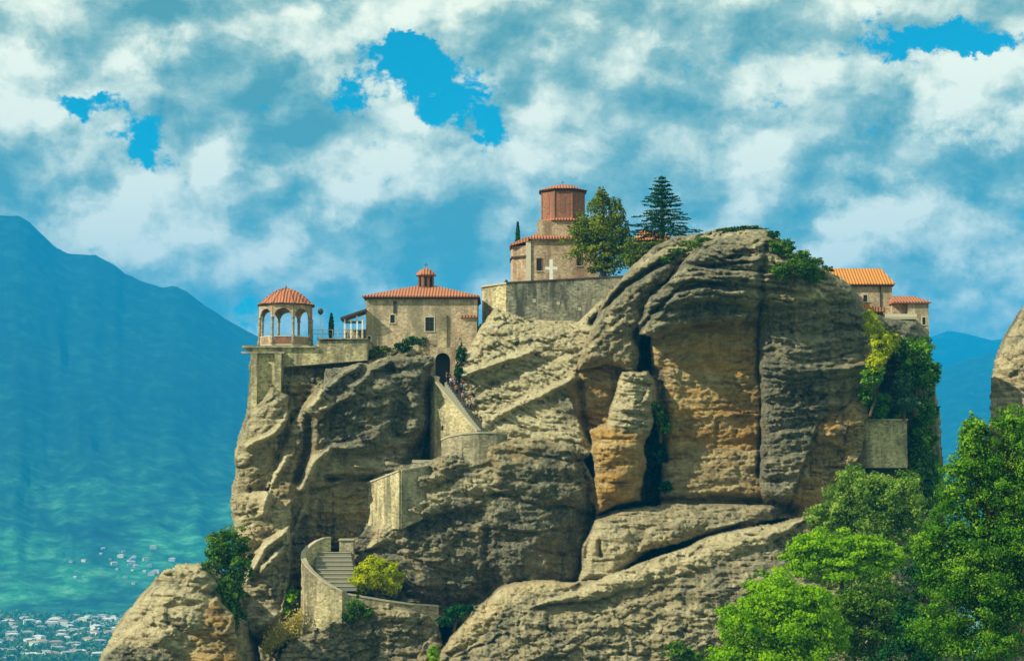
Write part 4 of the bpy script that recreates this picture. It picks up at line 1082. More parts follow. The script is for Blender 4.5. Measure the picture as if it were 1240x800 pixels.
# ------------------------------------------------------------------ the climb: parapets and steps
def path_wall(name_part, pts, drop, th, m, parent, coping=None):
    """a wall that follows points (u, v_top, Y); drop = v of its foot per point"""
    W3 = [Vector(P(u, v, y)) for u, v, y in pts]
    foot = [PZ(vf, p[2]) for vf, p in zip(drop, pts)]
    n = len(W3)
    nor = []
    for i in range(n):
        a, b_ = W3[max(0, i - 1)], W3[min(n - 1, i + 1)]
        d = Vector((b_.x - a.x, b_.y - a.y, 0)).normalized()
        nor.append(Vector((d.y, -d.x, 0)))
    m1, m2 = MB(), MB()
    vs = []
    for p, q, zf_ in zip(W3, nor, foot):
        a, b_ = p - q * th / 2, p + q * th / 2
        vs += [(a.x, a.y, zf_), (b_.x, b_.y, zf_), (b_.x, b_.y, p.z - .14), (a.x, a.y, p.z - .14)]
    fs = [(0, 1, 2, 3), tuple(4 * (n - 1) + k for k in (3, 2, 1, 0))]
    for i in range(n - 1):
        for k in range(4):
            k2 = (k + 1) % 4
            fs.append((4 * i + k, 4 * (i + 1) + k, 4 * (i + 1) + k2, 4 * i + k2))
    m1.add(vs, fs)
    o = m1.build(name_part, m, parent)
    vs = []
    for p, q in zip(W3, nor):
        a, b_ = p - q * (th / 2 + .12), p + q * (th / 2 + .12)
        vs += [(a.x, a.y, p.z - .137), (b_.x, b_.y, p.z - .137), (b_.x, b_.y, p.z + .12), (a.x, a.y, p.z + .12)]
    m2.add(vs, fs)
    m2.build('coping', coping or M['coping'], parent)
    return o
# upper flight: the parapet turns towards the left as it climbs
def yw(u):
    return 306.2 - 6.4 * (u - 530) / 50.0
r = empty('stair_wall', (PX(552, 500, 303), 303, PZ(545, 303)), 'tall sunlit parapet wall with sloping top beside the upper flight of steps', 'stair wall')
us_ = [530, 540, 550, 560, 570, 580]
path_wall('wall', [(u, 463 + 58.5 * (u - 530) / 50, yw(u)) for u in us_], [610, 600, 590, 580, 570, 565], 0.8, M['yellow_sunlit_wall'], r, M['coping'])
path_wall('end_wall', [(523.5, 455, 309.5), (529.3, 457, 306.1)], [620, 620], 0.7, M['yellow_sunlit_wall'], r, M['coping'])
xd, yd, zd = P(536, 518, yw(536) - .5)
MB().box(xd - .22, xd + .22, yd - .1, yd + .1, zd - .35, zd + .35, -0.77).build('drain_dark_patch', M['glass_or_dark'], r)  # dark block painted on as the shade of the drain hole
r = empty('stair_flight', (PX(556, 520, 304), 304, PZ(528, 304)), 'upper flight of stone steps climbing to the arched gateway', 'steps')
NS = 24
def step_uz(i):
    f0 = i / NS
    u_a = 588 - 52 * f0
    return u_a, PZ(533 - 73 * f0, yw(u_a) + 1)
wx = PX(580, 500, yw(580)) - PX(530, 500, yw(530))
wd = Vector((wx, yw(580) - yw(530), 0)).normalized()
wn_ = Vector((-wd.y, wd.x, 0))
for i in range(NS):
    u_a, zt_ = step_uz(i)
    c0 = Vector((PX(u_a, 500, yw(u_a)), yw(u_a), 0))
    a_ = c0 - wd * 0.42; b_ = c0 + wd * 0.05
    MB().slab([(p_.x, p_.y) for p_ in (a_ + wn_ * .45, b_ + wn_ * .45, b_ + wn_ * 3.6, a_ + wn_ * 3.6)], zt_ - 1.6, zt_).build('step', M['step'], r)
# gateway
Yg = 308.5
g = empty('gateway', (PX(535, 440, Yg), Yg, PZ(470, Yg)), 'dark arched stone gateway where people enter at the top of the steps', 'gateway')
gx0, gx1 = PX(521, 440, Yg), PX(551, 440, Yg)
jm = MB()
ax0, ax1 = PX(527, 440, Yg), PX(545, 440, Yg)
zsp, zto, zbo = PZ(436, Yg), PZ(423, Yg), PZ(464, Yg)
jm.box(gx0, ax0, Yg, Yg + .8, zbo, zsp); jm.box(ax1, gx1, Yg, Yg + .8, zbo, zsp)
n = 8
ra = (ax1 - ax0) / 2
for j in range(n):
    t0, t1 = math.pi * j / n, math.pi * (j + 1) / n
    xa_, xb_ = (ax0 + ax1) / 2 - ra * math.cos(t0), (ax0 + ax1) / 2 - ra * math.cos(t1)
    jm.prism([(xa_, zsp + ra * math.sin(t0)), (xb_, zsp + ra * math.sin(t1)), (xb_, zto + .3), (xa_, zto + .3)], Yg, Yg + .8)
jm.box(gx0, ax0, Yg, Yg + .8, zsp, zto + .3); jm.box(ax1, gx1, Yg, Yg + .8, zsp, zto + .3)
jm.build('arch_wall', M['church_wall'], g)
MB().box(ax0 - .3, ax1 + .3, Yg + 3.2, Yg + 3.4, zbo, zto).build('dark_tunnel_end', M['metal'], g)  # dark panel put in for the darkness of the tunnel mouth
MB().box(ax0 - .3, ax0, Yg + .803, Yg + 3.2, zbo, zto).build('tunnel_wall', M['church_wall'], g)
MB().box(ax1, ax1 + .3, Yg + .803, Yg + 3.2, zbo, zto).build('tunnel_wall', M['church_wall'], g)
MB().box(gx0, gx1, Yg + .803, Yg + 3.5, zto + .003, zto + .4).build('tunnel_roof', M['church_wall'], g)
# curved landing wall
r = empty('landing_wall', (PX(580, 530, 298), 298, PZ(560, 298)), 'curved grey retaining wall with pale coping at the foot of the upper steps', 'wall')
path_wall('wall', [(536, 532, 300.2), (545, 528, 298.6), (560, 525, 297.6), (580, 523.5, 297.2), (600, 523.5, 297.6), (613, 526, 299.5)], [575, 572, 568, 562, 560, 560], 0.5, M['stone_wall'], r)
# middle landings
r = empty('landing_wall', (PX(485, 600, 296), 296, PZ(640, 296)), 'angular landing wall with one sunlit and one shaded side below the upper steps', 'wall')
path_wall('sunlit_side', [(447, 584, 302.5), (458, 580, 300.6), (485, 569.5, 295.6)], [640, 640, 640], 0.5, M['yellow_sunlit_wall'], r)  # sunlit tone put into this side's wall colour
path_wall('shaded_side', [(485.5, 569.5, 295.7), (508, 565.5, 297.2), (532, 561, 299.5)], [640, 630, 610], 0.5, M['stone_wall'], r)  # shaded side given the darker wall colour
MB().slab([(PX(487, 580, 297), 297), (PX(530, 580, 300), 300), (PX(530, 580, 304), 304), (PX(452, 580, 304), 304)], PZ(600, 299), PZ(573, 299)).build('landing', M['step'], r)
r = empty('landing_wall', (PX(515, 560, 300), 300, PZ(575, 300)), 'short pale slab-topped wall at the foot of the tall parapet', 'wall')
MB().box(PX(501, 560, 300.4), PX(527, 560, 300.4), 300.4, 302.5, PZ(590, 300), PZ(560, 300)).build('wall', M['stone_wall'], r)
MB().box(PX(499, 560, 300.4), PX(528, 560, 300.4), 300.1, 302.8, PZ(560, 300) + .004, PZ(556.5, 300)).build('coping', M['coping'], r)
# lower curved stair
r = empty('curved_parapet', (PX(390, 720, 290), 290, PZ(780, 290)), 'tall curved sunlit parapet wall sweeping round the lower steps', 'stair wall')
ptsL = [(400, 650.5, 297.5), (392, 651.5, 297.0), (383, 655, 296.2), (374, 661, 295.0), (368, 668, 293.6), (367, 675, 292.4), (371, 683, 291.3), (379, 692, 290.4), (390, 701, 289.6), (402, 709, 289.0), (414, 715, 288.6), (417, 716, 289.4)]
path_wall('wall', ptsL, [700, 705, 715, 740, 770, 785, 790, 792, 792, 792, 792, 790], 0.55, M['yellow_sunlit_wall'], r)
r = empty('terrace_wall', (PX(460, 725, 290), 290, PZ(770, 290)), 'low rough grey terrace wall in front of the yellow bush', 'wall')
path_wall('wall', [(417, 718, 289.2), (440, 722, 289.4), (470, 727, 290.0), (500, 731, 291.0), (530, 733, 293)], [765, 765, 765, 765, 760], 0.6, M['stone_wall'], r)
r = empty('stair_flight', (PX(405, 700, 292), 292, PZ(712, 292)), 'lower flight of grey steps behind the curved parapet', 'steps')
for i in range(9):
    f0 = i / 9
    ya = 289.8 + 6.8 * f0
    zt_ = PZ(709 - 46 * f0, ya)
    ua, ub = 396 - 14 * math.sin(f0 * 2.6), 432 - 8 * f0
    sp_ = MB().box(PX(ua, 690, ya), PX(ub, 690, ya), ya, ya + 0.9, zt_ - 0.75, zt_ - .09).build('step', M['step'], r)
    MB().box(PX(ua, 690, ya), PX(ub, 690, ya), ya - .10, ya + 0.76, zt_ - .087, zt_).build('tread', M['coping'], sp_)
r = empty('stair_wall', (PX(415, 665, 297), 297, PZ(690, 297)), 'short square pale wall block behind the lower steps', 'wall')
MB().box(PX(411, 660, 297), PX(428, 660, 297), 296.8, 299.5, PZ(700, 297), PZ(654, 297)).build('wall', M['stone_wall'], r)
MB().box(PX(410, 660, 297), PX(429, 660, 297), 296.6, 299.7, PZ(654, 297) + .004, PZ(652, 297)).build('coping', M['coping'], r)

# ------------------------------------------------------------------ vegetation
LM = {
    'green': leaf_mat('green_foliage', (0.02, 0.06, 0.006), (0.075, 0.18, 0.012), (0.20, 0.34, 0.03)),
    'bright': leaf_mat('spring_green_foliage', (0.08, 0.22, 0.003), (0.25, 0.50, 0.004), (0.46, 0.72, 0.02), 0.5),
    'olive': leaf_mat('olive_foliage', (0.03, 0.06, 0.008), (0.10, 0.17, 0.014), (0.26, 0.33, 0.04), 0.4),
    'lime': leaf_mat('sunlit_grey_green_foliage', (0.05, 0.13, 0.02), (0.20, 0.36, 0.035), (0.46, 0.60, 0.11), 0.5),
    'moss': leaf_mat('olive_yellow_foliage', (0.04, 0.075, 0.008), (0.14, 0.20, 0.012), (0.34, 0.38, 0.03), 0.4),
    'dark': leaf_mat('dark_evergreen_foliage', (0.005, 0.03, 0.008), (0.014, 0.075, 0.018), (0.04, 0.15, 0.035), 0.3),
    'grey': leaf_mat('grey_green_foliage', (0.03, 0.09, 0.05), (0.08, 0.19, 0.11), (0.18, 0.32, 0.20)),
    'yellow': leaf_mat('yellow_green_foliage', (0.24, 0.32, 0.004), (0.50, 0.56, 0.006), (0.72, 0.74, 0.02), 0.5),
    'lush': leaf_mat('lush_green_foliage', (0.02, 0.08, 0.006), (0.10, 0.29, 0.012), (0.36, 0.58, 0.05), 0.5),
    'needle': leaf_mat('conifer_needles', (0.010, 0.05, 0.02), (0.025, 0.10, 0.035), (0.06, 0.18, 0.06), 0.3),
    'straw': leaf_mat('dry_grass', (0.28, 0.22, 0.05), (0.50, 0.42, 0.10), (0.65, 0.55, 0.18), 0.3),
}
def leaf_mesh(name, pos, nrm, size, tone, m, aspect=0.6):
    """many small bent leaf sprays: two quads each folded along the middle"""
    n = len(pos)
    rng = RNG
    a = rng.normal(size=(n, 3))
    t1 = np.cross(nrm, a); t1 /= np.linalg.norm(t1, axis=1, keepdims=True) + 1e-9
    t2 = np.cross(nrm, t1)
    s = size[:, None]
    c = pos
    p0 = c - t1 * s
    p1 = c - t2 * s * aspect + nrm * s * 0.25
    p2 = c + t1 * s
    p3 = c + t2 * s * aspect - nrm * s * 0.25
    co = np.stack([p0, p1, p2, p3], 1).reshape(-1, 3)
    idx = np.arange(n * 4).reshape(n, 4)
    tri = np.concatenate([idx[:, [0, 1, 2]], idx[:, [0, 2, 3]]], 1).reshape(-1, 3)
    me = bpy.data.meshes.new(name)
    me.vertices.add(len(co)); me.vertices.foreach_set('co', co.astype(np.float32).ravel())
    me.loops.add(tri.size); me.loops.foreach_set('vertex_index', tri.astype(np.int32).ravel())
    me.polygons.add(len(tri)); me.polygons.foreach_set('loop_start', np.arange(0, tri.size, 3, dtype=np.int32))
    me.update(calc_edges=True)
    att = me.attributes.new('tone', 'FLOAT', 'POINT')
    att.data.foreach_set('value', np.repeat(tone, 4).astype(np.float32))
    me.materials.append(m)
    return me
def crown_points(lobes, n, rng, clumps=26, inner=0.4):
    """lobes: (x,y,z,rx,ry,rz). Leaves gather in clumps that sit near each lobe's surface, leaving gaps between them"""
    vol = np.array([l[3] * l[5] for l in lobes]); vol = vol / vol.sum()
    P_, N_, T_ = [], [], []
    for l, f in zip(lobes, vol):
        c = np.array(l[:3]); r = np.array(l[3:6])
        k = max(8, int(clumps * (0.5 + f * len(lobes) * 0.5)))
        d = rng.normal(size=(k, 3)); d /= np.linalg.norm(d, axis=1, keepdims=True)
        d[:, 2] = np.where(d[:, 2] < -0.35, -d[:, 2] * 0.6, d[:, 2])
        rad = rng.uniform(0.62, 1.04, size=(k, 1))
        cc = d * rad
        m = int(n * f)
        w = rng.integers(0, k, m)
        cs = rng.uniform(0.16, 0.34, k)
        e = rng.normal(size=(m, 3)); e /= np.linalg.norm(e, axis=1, keepdims=True)
        e = e * (rng.uniform(0, 1, (m, 1)) ** 0.45)
        e[:, 2] *= 0.7
        q = cc[w] + e * cs[w][:, None]
        fill = rng.uniform(size=m) < inner
        dd = rng.normal(size=(m, 3)); dd /= np.linalg.norm(dd, axis=1, keepdims=True)
        q = np.where(fill[:, None], dd * rng.uniform(0.35, 0.80, (m, 1)), q)
        P_.append(c + q * r)
        nn_ = q / (np.linalg.norm(q, axis=1, keepdims=True) + 1e-6) * 0.6 + e * 0.7 + rng.normal(size=(m, 3)) * 0.45 + np.array([0, 0, 0.25])
        N_.append(nn_ / np.linalg.norm(nn_, axis=1, keepdims=True))
        ct = rng.uniform(0.15, 0.85, k)
        T_.append(np.clip(ct[w] + rng.normal(size=m) * 0.16, 0, 1))
    return np.concatenate(P_), np.concatenate(N_), np.concatenate(T_)
def px_lobe(u, v, ru, rv, Y, k=0.9):
    x, y, z = P(u, v, Y)
    s = Y / F
    return (x, y, z, ru * s, 0.5 * (ru + rv) * s * k, rv * s)
def tree(name, cat, label, lobes_px, Y, m, n=5000, leaf_px=2.6, trunk=None, group=None, clumps=26, seat=0.0, inner=0.35, crown='crown'):
    if seat:
        ys = [min(look(u, v), look(u - ru * .5, v), look(u + ru * .5, v)) + 0.1 * seat * 0 - seat * (ru * Y / F * 0.35 + 0.0) for (u, v, ru, rv, *d) in lobes_px]
        lob = [px_lobe(q[0], q[1], q[2], q[3], y_) for q, y_ in zip(lobes_px, ys)]
        Y = float(np.median(ys))
    else:
        lob = [px_lobe(u, v, ru, rv, Y + (d[0] if d else 0)) for (u, v, ru, rv, *d) in lobes_px]
    pos, nrm, tone = crown_points(lob, int(n * 1.35), RNG, clumps, inner)
    s = Y / F
    size = RNG.uniform(0.5, 1.3, len(pos)) * leaf_px * s * 0.78
    cx = np.mean([l[0] for l in lob]); cz = min(l[2] - l[5] for l in lob)
    if trunk is None:
        trunk = (620 + cx / Y * F, 0, 4)
    bu, bv, br = trunk
    bx = PX(bu, 600, Y)
    bz = PZ(bv, Y) if bv else cz - 1.5
    r = empty(name, (bx, Y, bz), label, cat, group)
    me = leaf_mesh(crown, pos - np.array([bx, Y, bz]), nrm, size, tone, LM[m])
    o = bpy.data.objects.new(crown, me)
    link(o, r); o['kind'] = 'stuff'
    t_ = MB()
    rb = br * s
    top = Vector((cx, Y, float(np.mean([l[2] for l in lob]))))
    base = Vector((bx, Y, bz - 0.5))
    mid = base.lerp(top, 0.45) + Vector((0.05 * (top.z - base.z), 0, 0))
    t_.tube(base, mid, rb, rb * 0.7, 8); t_.tube(mid, top, rb * 0.7, rb * 0.4, 8)
    for l in lob:
        e = Vector((l[0], l[1], l[2] + l[5] * 0.3))
        j = mid.lerp(top, random.uniform(0.0, 0.6))
        k = j.lerp(e, 0.5) + Vector((0, 0, -0.1 * l[5]))
        t_.tube(j, k, rb * 0.42, rb * 0.28, 6); t_.tube(k, e, rb * 0.28, rb * 0.10, 6)
        for _ in range(4):
            e2 = Vector((l[0] + random.uniform(-.8, .8) * l[3], l[1] + random.uniform(-.8, .8) * l[4], l[2] + random.uniform(-.2, .8) * l[5]))
            t_.tube(k, e2, rb * 0.16, rb * 0.05, 5)
    t_.build('trunk' if cat == 'tree' else 'stem', M['bark'], r)
    return r

# by the church
tree('leafy_tree', 'tree', 'bushy green tree in front of the church, hiding its right side',
     [(725, 278, 32, 28), (706, 290, 24, 22), (748, 285, 20, 30), (728, 250, 17, 20), (722, 308, 34, 22), (752, 306, 26, 22), (748, 258, 10, 22), (735, 325, 26, 12), (729, 236, 6, 10)], 322.5, 'moss', 13000, 2.0, (728, 345, 5), clumps=34)
tree('leafy_shrub', 'shrub', 'low green shrub between the bushy church tree and the conifer', [(778, 302, 22, 12), (762, 315, 18, 14), (795, 298, 14, 9)], 318, 'olive', 2600, 1.9, (778, 318, 2))
def conifer(name, label, u, v_top, v_bot, half, Y, m='needle', n_whorl=15, dens=1.0):
    s = Y / F
    x0, _, zb_ = P(u, v_bot, Y)
    zt_ = PZ(v_top, Y)
    r = empty(name, (x0, Y, zb_), label, 'tree')
    MB().tube((x0, Y, zb_ - 1), (x0, Y, zt_), 3.0 * s, 0.4 * s, 8).build('trunk', M['bark'], r)
    pos, nrm, tone = [], [], []
    bm_ = MB()
    H = zt_ - zb_
    for i in range(n_whorl):
        f = (i + 0.6) / n_whorl
        z = zb_ + H * (0.12 + 0.86 * f)
        R_ = half * s * (1 - f) ** 0.85 * random.uniform(0.75, 1.1) + 0.25
        nb2 = 7
        for k in range(nb2):
            a = 2 * math.pi * (k + 0.5 * (i % 2)) / nb2 + random.uniform(-.25, .25)
            L = R_ * random.uniform(0.7, 1.12)
            d = Vector((math.cos(a), math.sin(a), 0))
            tip = Vector((x0, Y, z)) + d * L + Vector((0, 0, 0.10 * L if f > .5 else -0.06 * L))
            bm_.tube((x0, Y, z), tip, 0.06, 0.02, 4)
            cnt = int(26 * L * dens) + 8
            ts = RNG.uniform(0.18, 1.0, cnt)
            base = np.array([x0, Y, z])[None] * (1 - ts[:, None]) + np.array(tip)[None] * ts[:, None]
            w = 0.42 * (1.15 - ts)[:, None] + 0.08
            off = RNG.normal(size=(cnt, 3)) * w * np.array([0.75, 0.75, 0.28])
            pos.append(base + off)
            nn_ = RNG.normal(size=(cnt, 3)) * 0.5 + np.array([0, 0, 1.0])
            nrm.append(nn_ / np.linalg.norm(nn_, axis=1, keepdims=True))
            tone.append(np.clip(RNG.uniform(0.1, 0.9, cnt), 0, 1))
    pos = np.concatenate(pos); nrm = np.concatenate(nrm); tone = np.concatenate(tone)
    me = leaf_mesh('crown', pos - np.array([x0, Y, zb_]), nrm, RNG.uniform(0.11, 0.24, len(pos)), tone, LM[m], 0.45)
    o = bpy.data.objects.new('crown', me); link(o, r); o['kind'] = 'stuff'
    bm_.build('branch', M['bark'], r)['kind'] = 'stuff'
    return r
conifer('conifer', 'open-branched dark conifer on the cliff top right of the church', 802, 212, 298, 50, 324, dens=1.2)
def cypress(label, u, v_top, v_bot, half, Y, m='needle', n=900):
    s = Y / F
    x0, _, zb_ = P(u, v_bot, Y)
    H = PZ(v_top, Y) - zb_
    t = RNG.uniform(0, 1, n)
    w = half * s * np.sin(np.pi * np.clip(t * 0.82 + 0.16, 0, 1)) ** 0.7
    a = RNG.uniform(0, 2 * np.pi, n)
    rr_ = w * RNG.uniform(0.5, 1.05, n)
    pos = np.stack([rr_ * np.cos(a), rr_ * np.sin(a), 0.2 + t * H], 1)
    nrm = np.stack([np.cos(a), np.sin(a), 0.4 + 0 * a], 1) + RNG.normal(size=(n, 3)) * .35
    nrm /= np.linalg.norm(nrm, axis=1, keepdims=True)
    r = empty('cypress', (x0, Y, zb_), label, 'tree')
    me = leaf_mesh('crown', pos, nrm, RNG.uniform(0.6, 1.3, n) * 1.5 * s, np.clip(RNG.uniform(0, 1, n), 0, 1), LM[m])
    o = bpy.data.objects.new('crown', me); link(o, r); o['kind'] = 'stuff'
    MB().tube((x0, Y, zb_ - .5), (x0, Y, zb_ + H * .8), 1.2 * s, .3 * s, 6).build('trunk', M['bark'], r)
cypress('slender dark cypress between the kiosk and the small shelter', 401, 381, 411, 3.2, 316)
cypress('thin dark cypress tip beyond the left corner of the church', 627, 270, 330, 3.4, 346, n=1400)
tree('dark_shrub', 'shrub', 'dark shrub on the rock below the large window of the red-roofed house', [(505, 414, 17, 10), (487, 421, 12, 8), (519, 420, 8, 10)], 313, 'dark', 1700, 1.7, (505, 428, 2), seat=1.0)
tree('dark_shrub', 'shrub', 'narrow dark climbing shrub right of the arched gateway', [(563, 415, 7, 14), (558, 432, 8, 16), (555, 452, 6, 12)], 308, 'dark', 1600, 1.7, (560, 468, 2), seat=1.0)
tree('grey_shrub', 'shrub', 'small grey-green shrub at the left foot of the red-roofed house', [(462, 424, 12, 7), (450, 430, 8, 6)], 312, 'olive', 900, 1.6, (460, 434, 2), seat=1.0)
# on the dome of rock
tree('dark_shrub', 'shrub', 'green scrub covering the right shoulder of the rock summit', [(948, 300, 18, 14), (968, 322, 22, 18), (945, 330, 14, 14), (985, 335, 16, 12)], 303.5, 'green', 4200, 1.9, (960, 345, 2), clumps=30, seat=1.0)
tree('bright_shrub', 'shrub', 'light green shrub on the edge of the summit scrub', [(972, 312, 10, 9), (984, 322, 7, 7)], 301.5, 'green', 1000, 1.8, (975, 328, 2), seat=1.0)
tree('grey_shrub', 'shrub', 'olive bush beside the orange-roofed house on the summit edge', [(990, 318, 10, 6), (1000, 328, 9, 7), (1010, 338, 8, 6)], 309, 'olive', 1000, 1.8, (1000, 345, 2))
tree('bright_shrub', 'shrub', 'mat of light green plants on the bare summit rock left of the dome', [(838, 297, 16, 6), (822, 305, 14, 6), (852, 290, 12, 4), (805, 315, 10, 6)], 300.5, 'green', 1700, 1.6, (830, 304, 1), seat=1.0)
tree('dark_shrub', 'shrub', 'thin dark scrub along the very top of the rock dome', [(905, 277, 22, 4), (935, 285, 10, 7), (885, 279, 16, 3)], 300, 'dark', 1300, 1.6, (905, 282, 1), seat=1.0)
# right cliff side
tree('bright_shrub', 'shrub', 'yellow-green bush hanging on the cliff below the little porch', [(1058, 398, 13, 18), (1068, 422, 17, 20), (1052, 383, 8, 10), (1080, 416, 12, 16), (1062, 440, 14, 14)], 307, 'yellow', 3200, 2.0, (1062, 440, 2), seat=9.0)
tree('green_shrub', 'shrub', 'olive green bush on the cliff below the yellow-green one', [(1056, 458, 15, 18), (1048, 480, 10, 14), (1068, 445, 10, 12)], 305, 'lush', 3200, 2.0, (1055, 500, 2), seat=6.0)
tree('leafy_tree', 'tree', 'deep green tree below the annex house at the right cliff edge', [(1112, 430, 22, 24), (1122, 455, 20, 26), (1100, 455, 18, 24), (1092, 425, 12, 18)], 312, 'lush', 9000, 2.2, (1108, 500, 3), clumps=34, seat=3.0)
tree('grey_shrub', 'shrub', 'pale grey-green rounded bush in the dark ivy', [(1094, 468, 13, 16), (1100, 488, 16, 14), (1088, 490, 12, 12)], 304, 'grey', 3000, 2.0, (1096, 505, 2), seat=9.0)
tree('climbing_ivy', 'shrub', 'dark ivy cloaking the cliff foot behind the square retaining wall', [(1062, 492, 18, 22), (1120, 500, 18, 28), (1115, 540, 22, 30), (1130, 575, 16, 26), (1086, 500, 20, 14), (1125, 600, 14, 22), (1105, 575, 20, 18)], 308, 'lush', 13000, 2.3, (1110, 620, 3), clumps=26, seat=1.0)
# pinnacle crevice, left side, centre
tree('green_shrub', 'shrub', 'green shrub growing in the crevice right of the leaning pillar', [(798, 505, 12, 14), (806, 520, 9, 9), (792, 492, 6, 7)], 298, 'lush', 1700, 2.0, (800, 532, 2), seat=1.0)
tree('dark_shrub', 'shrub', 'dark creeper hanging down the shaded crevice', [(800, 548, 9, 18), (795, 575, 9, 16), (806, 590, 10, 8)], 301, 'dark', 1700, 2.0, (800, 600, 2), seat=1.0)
tree('leafy_tree', 'tree', 'dark green tree in the gap between the left knoll and the cliff', [(278, 660, 28, 24), (264, 680, 18, 22), (288, 690, 20, 28), (276, 715, 20, 26), (282, 745, 14, 26)], 279, 'green', 9500, 2.2, (276, 775, 4), clumps=34)
tree('yellow_shrub', 'shrub', 'bright yellow-green bush behind the low grey terrace wall', [(455, 697, 28, 22), (438, 706, 19, 17), (472, 703, 18, 22), (458, 684, 18, 14)], 291.5, 'yellow', 6500, 2.1, (455, 730, 3), clumps=34)
tree('dark_shrub', 'shrub', 'dark green shrub at the right foot of the curved parapet', [(430, 735, 12, 14), (424, 748, 10, 10), (445, 742, 9, 8)], 287, 'green', 1900, 1.9, (430, 757, 2))
tree('bright_shrub', 'shrub', 'small bright green bush left of the curved parapet', [(353, 723, 10, 13), (348, 738, 8, 8)], 294, 'bright', 1500, 1.9, (352, 750, 2))
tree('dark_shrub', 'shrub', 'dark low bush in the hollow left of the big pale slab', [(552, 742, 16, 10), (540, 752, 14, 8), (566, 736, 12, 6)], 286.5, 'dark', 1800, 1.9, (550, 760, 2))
tree('bright_shrub', 'shrub', 'tuft of green at the bottom edge beside the big pale slab', [(524, 792, 8, 12), (530, 806, 12, 10)], 283, 'bright', 900, 1.8, (525, 815, 2))
tree('leafy_shrub', 'shrub', 'light grassy bush at the bottom edge left of the bright shrubs', [(822, 790, 20, 16), (842, 800, 18, 14)], 268, 'green', 2200, 2.2, (830, 825, 2))
# dry grass on the ledge
n = 2600
gu = RNG.uniform(318, 366, n); gv = 785 - (gu - 318) * 0.75 + RNG.normal(size=n) * 7
gp = np.stack(P(gu, gv, 288.6 + (gv - 770) * -0.03), 1) if False else None
gxx, gyy, gzz = P(gu, gv, 289.5 + 0 * gu)
gn = RNG.normal(size=(n, 3)) * .5 + np.array([0, -1, 0.3]); gn /= np.linalg.norm(gn, axis=1, keepdims=True)
me = leaf_mesh('dry_grass', np.stack([gxx, np.broadcast_to(gyy, gxx.shape) + RNG.uniform(-1, 1.5, n), gzz], 1), gn, RNG.uniform(.12, .3, n), RNG.uniform(0, 1, n), LM['straw'], 0.3)
go = link(bpy.data.objects.new('dry_grass', me)); tag(go, 'yellow dry grass on the ledge left of the curved parapet', 'grass', kind='stuff')

# big trees lower right
tree('leafy_tree', 'tree', 'rounded green tree in front of the square retaining wall',
     [(1045, 596, 42, 36), (1082, 606, 42, 38), (1002, 630, 26, 24), (1020, 625, 28, 26), (1060, 645, 44, 34), (1100, 640, 22, 34), (1035, 578, 16, 16), (1095, 590, 18, 16)], 262, 'lime', 22000, 2.3, (1062, 700, 6), clumps=40)
tree('bright_shrub', 'shrub', 'bright yellow-green bush crown at the middle of the lower right trees',
     [(1000, 664, 40, 26), (1042, 666, 40, 26), (972, 680, 26, 26), (1020, 690, 60, 26), (1075, 680, 24, 22)], 243, 'bright', 19000, 2.5, (1010, 735, 4), clumps=40)
tree('leafy_tree', 'tree', 'dark green tree below the bright bush in the lower right',
     [(1055, 730, 40, 38), (1020, 750, 36, 40), (1085, 745, 28, 40), (1050, 780, 50, 34)], 226, 'green', 15000, 2.3, (1050, 830, 5), clumps=40)
tree('bright_shrub', 'shrub', 'large bright yellow-green rounded bush at the bottom, in front of the pale slab',
     [(940, 722, 46, 32), (900, 762, 38, 36), (955, 755, 56, 44), (990, 775, 40, 44), (888, 800, 34, 28), (940, 805, 60, 34), (985, 730, 30, 28)], 218, 'bright', 36000, 2.6, (930, 840, 5), clumps=60)
tree('leafy_tree', 'tree', 'tall lush green tree filling the right edge of the view',
     [(1182, 545, 24, 34), (1232, 540, 24, 42), (1215, 600, 38, 46), (1165, 610, 34, 36), (1140, 655, 34, 36), (1190, 660, 48, 46), (1240, 660, 46, 60), (1150, 710, 40, 40), (1210, 735, 56, 46), (1135, 765, 40, 34), (1190, 785, 60, 36), (1262, 600, 40, 70), (1280, 720, 50, 70), (1180, 525, 18, 26), (1228, 518, 26, 28), (1195, 570, 40, 34), (1160, 575, 22, 26), (1122, 670, 26, 30), (1190, 700, 60, 60)],
     176, 'lush', 95000, 2.3, (1200, 880, 9), clumps=46)
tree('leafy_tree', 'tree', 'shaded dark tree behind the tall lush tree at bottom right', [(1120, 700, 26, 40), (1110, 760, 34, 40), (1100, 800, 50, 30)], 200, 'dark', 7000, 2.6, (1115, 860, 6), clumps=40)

# ------------------------------------------------------------------ valley town and woods
def ray_ground(u, v):
    u, v = np.atleast_1d(np.asarray(u, float)), np.atleast_1d(np.asarray(v, float))
    lo, hi = np.full(u.shape, 1400.0), np.full(u.shape, 7000.0)
    for _ in range(30):
        mid_ = (lo + hi) / 2
        x, y, z = P(u, v, mid_)
        above = z > ground_z(x, y)
        lo = np.where(above, mid_, lo); hi = np.where(above, hi, mid_)
    x, y, z = P(u, v, lo)
    return x, y, z
wallc = {'white': plain('white_render', (0.80, 0.78, 0.72), var=.05, scale=.02), 'cream': plain('cream_render', (0.70, 0.60, 0.40), var=.05, scale=.02), 'grey': plain('grey_render', (0.45, 0.45, 0.44), var=.05, scale=.02)}
roofc = {'red': plain('faded_red_roof', (0.42, 0.24, 0.17), var=.1, scale=.05), 'grey': plain('grey_roof', (0.36, 0.36, 0.36), var=.1, scale=.05), 'pale': plain('pale_roof', (0.66, 0.62, 0.56), var=.1, scale=.05)}
protos = {}
